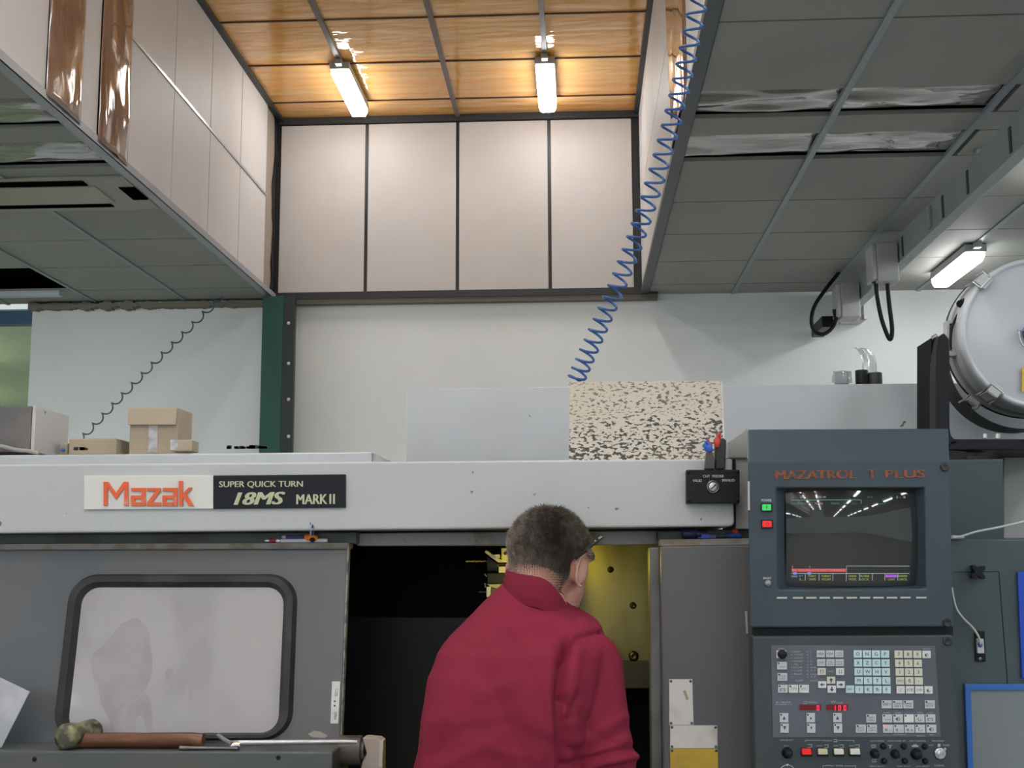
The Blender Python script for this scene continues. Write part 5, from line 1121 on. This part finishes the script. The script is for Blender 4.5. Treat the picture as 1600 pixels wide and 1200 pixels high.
hand(WRI, (WRI-ELB)+Vector((0, .1, -.02)), 1); hand(LWR, (LWR-LEL)+Vector((0, .1, -.02)), -1)
for s_ in (1, -1):
    hx = -.125+s_*.085
    b.tube([(hx, 2.33, .92), (hx+s_*.01, 2.335, .75), (hx+s_*.015, 2.33, .5), (hx+s_*.02, 2.31, .3), (hx+s_*.02, 2.30, .09)], [.085, .08, .056, .05, .038], 16)
    b.ball((hx+s_*.025, 2.35, .045), (.042, .12, .04), 10)
me = ev(b, 'body', [('REMESH', dict(mode='VOXEL', voxel_size=.0048)), ('SMOOTH', dict(factor=.5, iterations=3))])
body = link(me, 'body', SKIN, PE)
# eyes, brows and mouth
eb = MB()
for s_ in (1, -1): eb.ball(hp(s_*.031, .082, -.012), .0115, 10)
eb.build('eyes', mat('eye_white', (.75, .73, .7), .2), body)
eb = MB()
for s_ in (1, -1): eb.ball(hp(s_*.031, .0925, -.013), (.0045, .0025, .0045), 8)
eb.build('pupils', BLACK, body)
MB().tube([hp(-.022, .095, -.083), hp(0, .1005, -.082), hp(.022, .095, -.083)], [.001, .003, .001], 8).build('lips', mat('lip', (.42, .16, .14), .5), body)
# stubble shade on the jaw: short dark hairs
HAIRM = mat('brown_hair', (.10, .08, .067), .55, spot=(.16, .132, .115), spot_scale=30)
hair = MB(); random.seed(11)
inv = HR.transposed()
shell = MB(); hv = {}
cand = []
for p in me.polygons:
    c = inv @ (p.center-HC); nrm = inv @ p.normal
    d_ear = min((Vector((c.x-s_*.075, c.y+.006, c.z+.012))).length for s_ in (1, -1))
    top = c.z > (-.002 if c.y < .012 else .032) and c.y < .045
    back = c.y < -.02 and c.z > -.088 + .35*max(0, abs(c.x)-.04)
    sideb = -.02 <= c.y < .012 and c.z > .002+.2*max(0, c.y)
    if c.length > .145 or c.z < -.105 or c.y > .088: continue
    if (d_ear < .037 and c.z < .018 and abs(c.x) > .0625): continue
    burn = .012 < c.y < .034 and abs(c.x) > .05 and c.z > -.045
    if top or back or sideb: cand.append((p.center.copy(), p.normal.copy(), c, p.area, list(p.vertices)))
# scalp cap
idx = {}
for ce, nn, c, A, vids in cand:
    if c.z < -.045+.3*max(0, abs(c.x)-.05): continue
    for v_ in vids:
        if v_ not in idx:
            co = me.vertices[v_].co; cl = inv @ (co-HC); k_ = min(1, max(0, (cl.z+.045)/.09))*min(1, max(0, (.034-cl.y)/.05))
            idx[v_] = len(shell.v); shell.v.append(tuple(co+me.vertices[v_].normal*(.0002+.0055*k_)))
    shell.f.append([idx[v_] for v_ in vids]); shell.mi.append(0); shell.sm.append(True)
capo = shell.build('hair', HAIRM, body)
tot = sum(c[3] for c in cand); out_v = []; out_f = []
for ce, nn, c, A, vids in cand:
    n_ = A/tot*24000*min(1.6, max(.25, (c.z+.10)/.05))*1.3; n_ = int(n_)+(random.random() < n_-int(n_))
    k_ = min(1, max(0, (c.z+.075)/.10))*(1 if c.z > .06 else min(1, max(.1, (.036-c.y)/.05)))
    for q in range(n_):
        vs = [me.vertices[v_].co for v_ in vids]; w_ = [random.random() for _ in vs]; s_ = sum(w_); p = Vector((0, 0, 0))
        for a, ww in zip(vs, w_): p += a*(ww/s_)
        crown = hp(.0, -.045, .085); fl = (p-crown); fl = (fl-nn*fl.dot(nn)); fl = fl.normalized() if fl.length > 1e-5 else Vector((0, 1, 0))
        L_ = (.0018+.014*k_*k_)*random.uniform(.6, 1.25)*(.4 if c.y > -.03 and c.z < .06 else 1); d = (nn*(.35+.45*k_*random.random())+fl*(.9)+Vector((random.gauss(0, .25+.15*k_), random.gauss(0, .25+.15*k_), random.gauss(0, .25+.15*k_)))).normalized()
        sd = d.cross(nn); sd = sd.normalized()*random.uniform(.00022, .0006) if sd.length > 1e-4 else Vector((.0006, 0, 0))
        o_ = len(out_v); b0 = p+nn*(.0004+.004*k_); out_v += [b0-sd, b0+sd, b0+d*L_*.6+nn*.0015+sd*.7, b0+d*L_]; out_f += [(o_, o_+1, o_+2), (o_, o_+2, o_+3)]
hm = MB(); hm.add(out_v, out_f); hs_ = hm.build('hair_strands', [mat('hair_strand', (.14, .112, .092), .5, spot=(.26, .225, .195), spot_scale=60)], capo)
# glasses
GL = MB(); fr = mat('dark_frame', (.02, .024, .03), .3)
for s_ in (1, -1):
    GL.tube([hp(s_*.079, -.046, -.006), hp(s_*.0805, -.022, .022), hp(s_*.0805, .004, .050), hp(s_*.077, .034, .078), hp(s_*.05, .068, .092)], [.0034, .0036, .003, .0028, .002], 8)
    GL.tube([hp(s_*.030+.018*math.cos(a), .077-.012*abs(math.cos(a))*(1 if s_*math.cos(a) > 0 else 0), +.088+.018*math.sin(a)) for a in [2*math.pi*k/20 for k in range(21)]], .0016, 6)
GL.tube([hp(-.012, .080, .090), hp(.012, .080, .090)], .0016, 6); GO = GL.build('glasses', fr, body)
MB().tube([hp(.078, .026, .072), hp(.077, .038, .084)], .0034, 8).build('hinge', CHROME, GO)
# stubble
st_v = []; st_f = []
for p in me.polygons:
    c = inv @ (p.center-HC)
    if c.length < .16 and c.y > .012 and c.z < -.042 and c.z > -.135 and random.random() < .5:
        nn = p.normal; a = p.center; t_ = nn.orthogonal().normalized(); t2 = Vector((random.gauss(0, 1), random.gauss(0, 1), random.gauss(0, 1))).normalized()*.0006
        o_ = len(st_v); st_v += [a-t2, a+t2, a+nn*.0022+HR @ Vector((0, 0, -.0015))]; st_f.append((o_, o_+1, o_+2))
if st_v: sm_ = MB(); sm_.add(st_v, st_f); sm_.build('stubble', HAIRM, body)

# sweatshirt: trunk and sleeves grown into one skin, folds pressed in
SHIRT = mat('maroon_fleece', (.215, .020, .045), .85, spot=(.19, .018, .04), spot_scale=3, bump=.25, bump_scale=420, bump_dist=.001, spec=.15)
b = MB()
def tr(pxl, pxr, py, Y, ry, ty=0, tx=0): 
    l, r_ = P(pxl, py, Y), P(pxr, py, Y); return ering(((l.x+r_.x)/2, Y, (l.z+r_.z)/2), (r_.x-l.x)/2, ry, tx, ty)
loft(b, [ering((-.125, 2.33, .84), .175, .125), ering((-.128, 2.325, .95), .17, .125), tr(650, 900, 1290, 2.33, .125), tr(651, 905, 1200, 2.335, .13), tr(658, 925, 1120, 2.345, .132), tr(668, 940, 1060, 2.372, .125), tr(684, 950, 1020, 2.398, .114), tr(704, 950, 994, 2.42, .106, .15), tr(726, 935, 972, 2.437, .096, .2), tr(752, 917, 953, 2.448, .085, .22, -.1), tr(776, 903, 939, 2.456, .072, .22, -.28), tr(788, 899, 933, 2.459, .063, .2, -.4), tr(796, 891, 924, 2.461, .056, .15, -.45)])
def arm(sho, elb, wri, inner, R):
    path = [inner, sho, sho.lerp(elb, .33), sho.lerp(elb, .66), elb, elb.lerp(wri, .3), elb.lerp(wri, .65), wri.lerp(elb, .08)]
    b.tube(smooth_path(path, 4), [R[min(int(i/4), len(R)-1)]+(R[min(int(i/4)+1, len(R)-1)]-R[min(int(i/4), len(R)-1)])*(i % 4)/4 for i in range(4*(len(path)-1)+1)], 22)
arm(P(921, 1030, 2.41), P(938, 1192, 2.34), WRI, P(885, 990, 2.41), [.045, .058, .060, .061, .064, .058, .05, .04])
arm(P(730, 1046, 2.41), P(694, 1215, 2.45), LWR, P(765, 1000, 2.41), [.045, .058, .058, .058, .060, .056, .05, .04])
sm2 = ev(b, 'sweatshirt', [('REMESH', dict(mode='VOXEL', voxel_size=.0042)), ('SMOOTH', dict(factor=.5, iterations=12))])
# folds: creases and soft ridges given by picture lines on the back
bm = bmesh.new(); bm.from_mesh(sm2); bm.normal_update()
def seg_d(p, a, c):
    ab = c-a; t = max(0, min(1, (p-a).dot(ab)/max(1e-9, ab.length_squared))); return (p-(a+ab*t)).length, t
FOLDS = [  # picture polyline, width px, depth (negative = groove)
    ([(886, 1005), (878, 1040), (874, 1090), (876, 1140), (882, 1200)], 9, -.013), ([(940, 986), (905, 994), (884, 1010), (874, 1040)], 3.2, -.005), ([(940, 986), (962, 1000), (972, 1020)], 3, -.004),
    ([(902, 1020), (893, 1060), (890, 1110)], 12, .006), ([(862, 1030), (852, 1080), (862, 1140)], 16, .004), ([(800, 1000), (830, 1060), (856, 1130)], 12, -.004), ([(775, 1030), (812, 1090), (845, 1170)], 13, .0035), ([(760, 1060), (790, 1120), (820, 1190)], 10, -.003),
    ([(730, 1090), (690, 1150), (680, 1200)], 12, -.003), ([(700, 1120), (735, 1090), (790, 1075)], 12, .003), ([(670, 1180), (720, 1140), (800, 1130), (850, 1160)], 12, -.003), ([(690, 1200), (760, 1165), (840, 1190)], 12, .003),
    ([(985, 1168), (950, 1176), (915, 1186), (890, 1196)], 5, -.006), ([(990, 1182), (950, 1190), (915, 1200)], 6, .006), ([(976, 1140), (940, 1160), (905, 1178)], 8, -.004), ([(975, 1120), (930, 1145), (895, 1160)], 8, .003),
    ([(900, 1090), (885, 1130), (892, 1170)], 7, -.005), ([(905, 1110), (925, 1145), (960, 1160)], 7, -.003), ([(880, 1090), (889, 1104), (895, 1120)], 5, -.006), ([(840, 960), (870, 1000), (878, 1020)], 12, -.002), ([(700, 1010), (740, 1000), (800, 980)], 20, .002)]
def to_px(p):
    q = p-Vector((0, 0, EYE)); d = q.dot(_F); return Vector((800+FPX*q.dot(_R)/d, 600-FPX*q.dot(_U)/d))
FO = [([Vector(q) for q in pl], w_, dp) for pl, w_, dp in FOLDS]
for v_ in bm.verts:
    if v_.normal.y > .35: continue
    q = to_px(v_.co); d = 0
    for pl, w_, dp in FO:
        dp *= 1.45; best = min(seg_d(q, a, c)[0] for a, c in zip(pl, pl[1:]))
        if best < 3*w_: d += dp*math.exp(-(best/w_)**2)
    d += .0022*noise.noise(v_.co*9) + .0012*noise.noise(v_.co*22)
    v_.co += v_.normal*d*(1 if v_.normal.y < 0 else max(0, 1-v_.normal.y/.35))
bm.to_mesh(sm2); bm.free()
SW = link(sm2, 'sweatshirt', SHIRT, body)
# collar
CR = mat('maroon_rib', (.185, .018, .038), .9, bump=.3, bump_scale=300, bump_dist=.001, spec=.15)
b = MB(); n = 36; rows = []
cb_, ct_ = P(841, 927, 2.459), P(844, 900, 2.470)
for dz, rr, th in ((-.7, .93, 0), (-.3, .99, 0), (.0, 1.0, 0), (.55, .985, 0), (.95, .965, 0), (1.0, .945, 0), (.9, .92, 0), (.2, .93, 0)):
    row = []
    for k in range(n):
        a = 2*math.pi*k/n; c = cb_.lerp(ct_, dz); x = math.cos(a)*.069*rr; y = math.sin(a)*.068*rr
        row.append(Vector((c.x+x, c.y+y, c.z-.10*x-.04*min(0, x)+.08*y-17*max(0, x+.002)**2+.004)))
    rows.append(row)
loft(b, rows, cap=False); b.build('collar', CR, SW)
# trousers and shoes
TR = mat('navy_trousers', (.02, .024, .04), .8); b = MB()
loft(b, [ering((-.125, 2.33, .80), .17, .125), ering((-.125, 2.33, .93), .165, .12)])
for s_ in (1, -1):
    hx = -.125+s_*.085; b.tube([(hx, 2.33, .90), (hx+s_*.01, 2.335, .75), (hx+s_*.015, 2.33, .5), (hx+s_*.02, 2.31, .3), (hx+s_*.02, 2.30, .085)], [.098, .094, .072, .066, .062], 18)
link(ev(b, 'trousers', [('REMESH', dict(mode='VOXEL', voxel_size=.012)), ('SMOOTH', dict(factor=.5, iterations=3))]), 'trousers', TR, body)
for s_ in (1, -1):
    hx = -.125+s_*.11; b = MB(); b.ball((hx, 2.36, .05), (.05, .135, .05), 12); b.tube([(hx-s_*.005, 2.30, .05), (hx-s_*.005, 2.30, .11)], [.05, .045], 14)
    link(ev(b, 'shoe', [('REMESH', dict(mode='VOXEL', voxel_size=.01))]), 'shoe', BLACK, body)
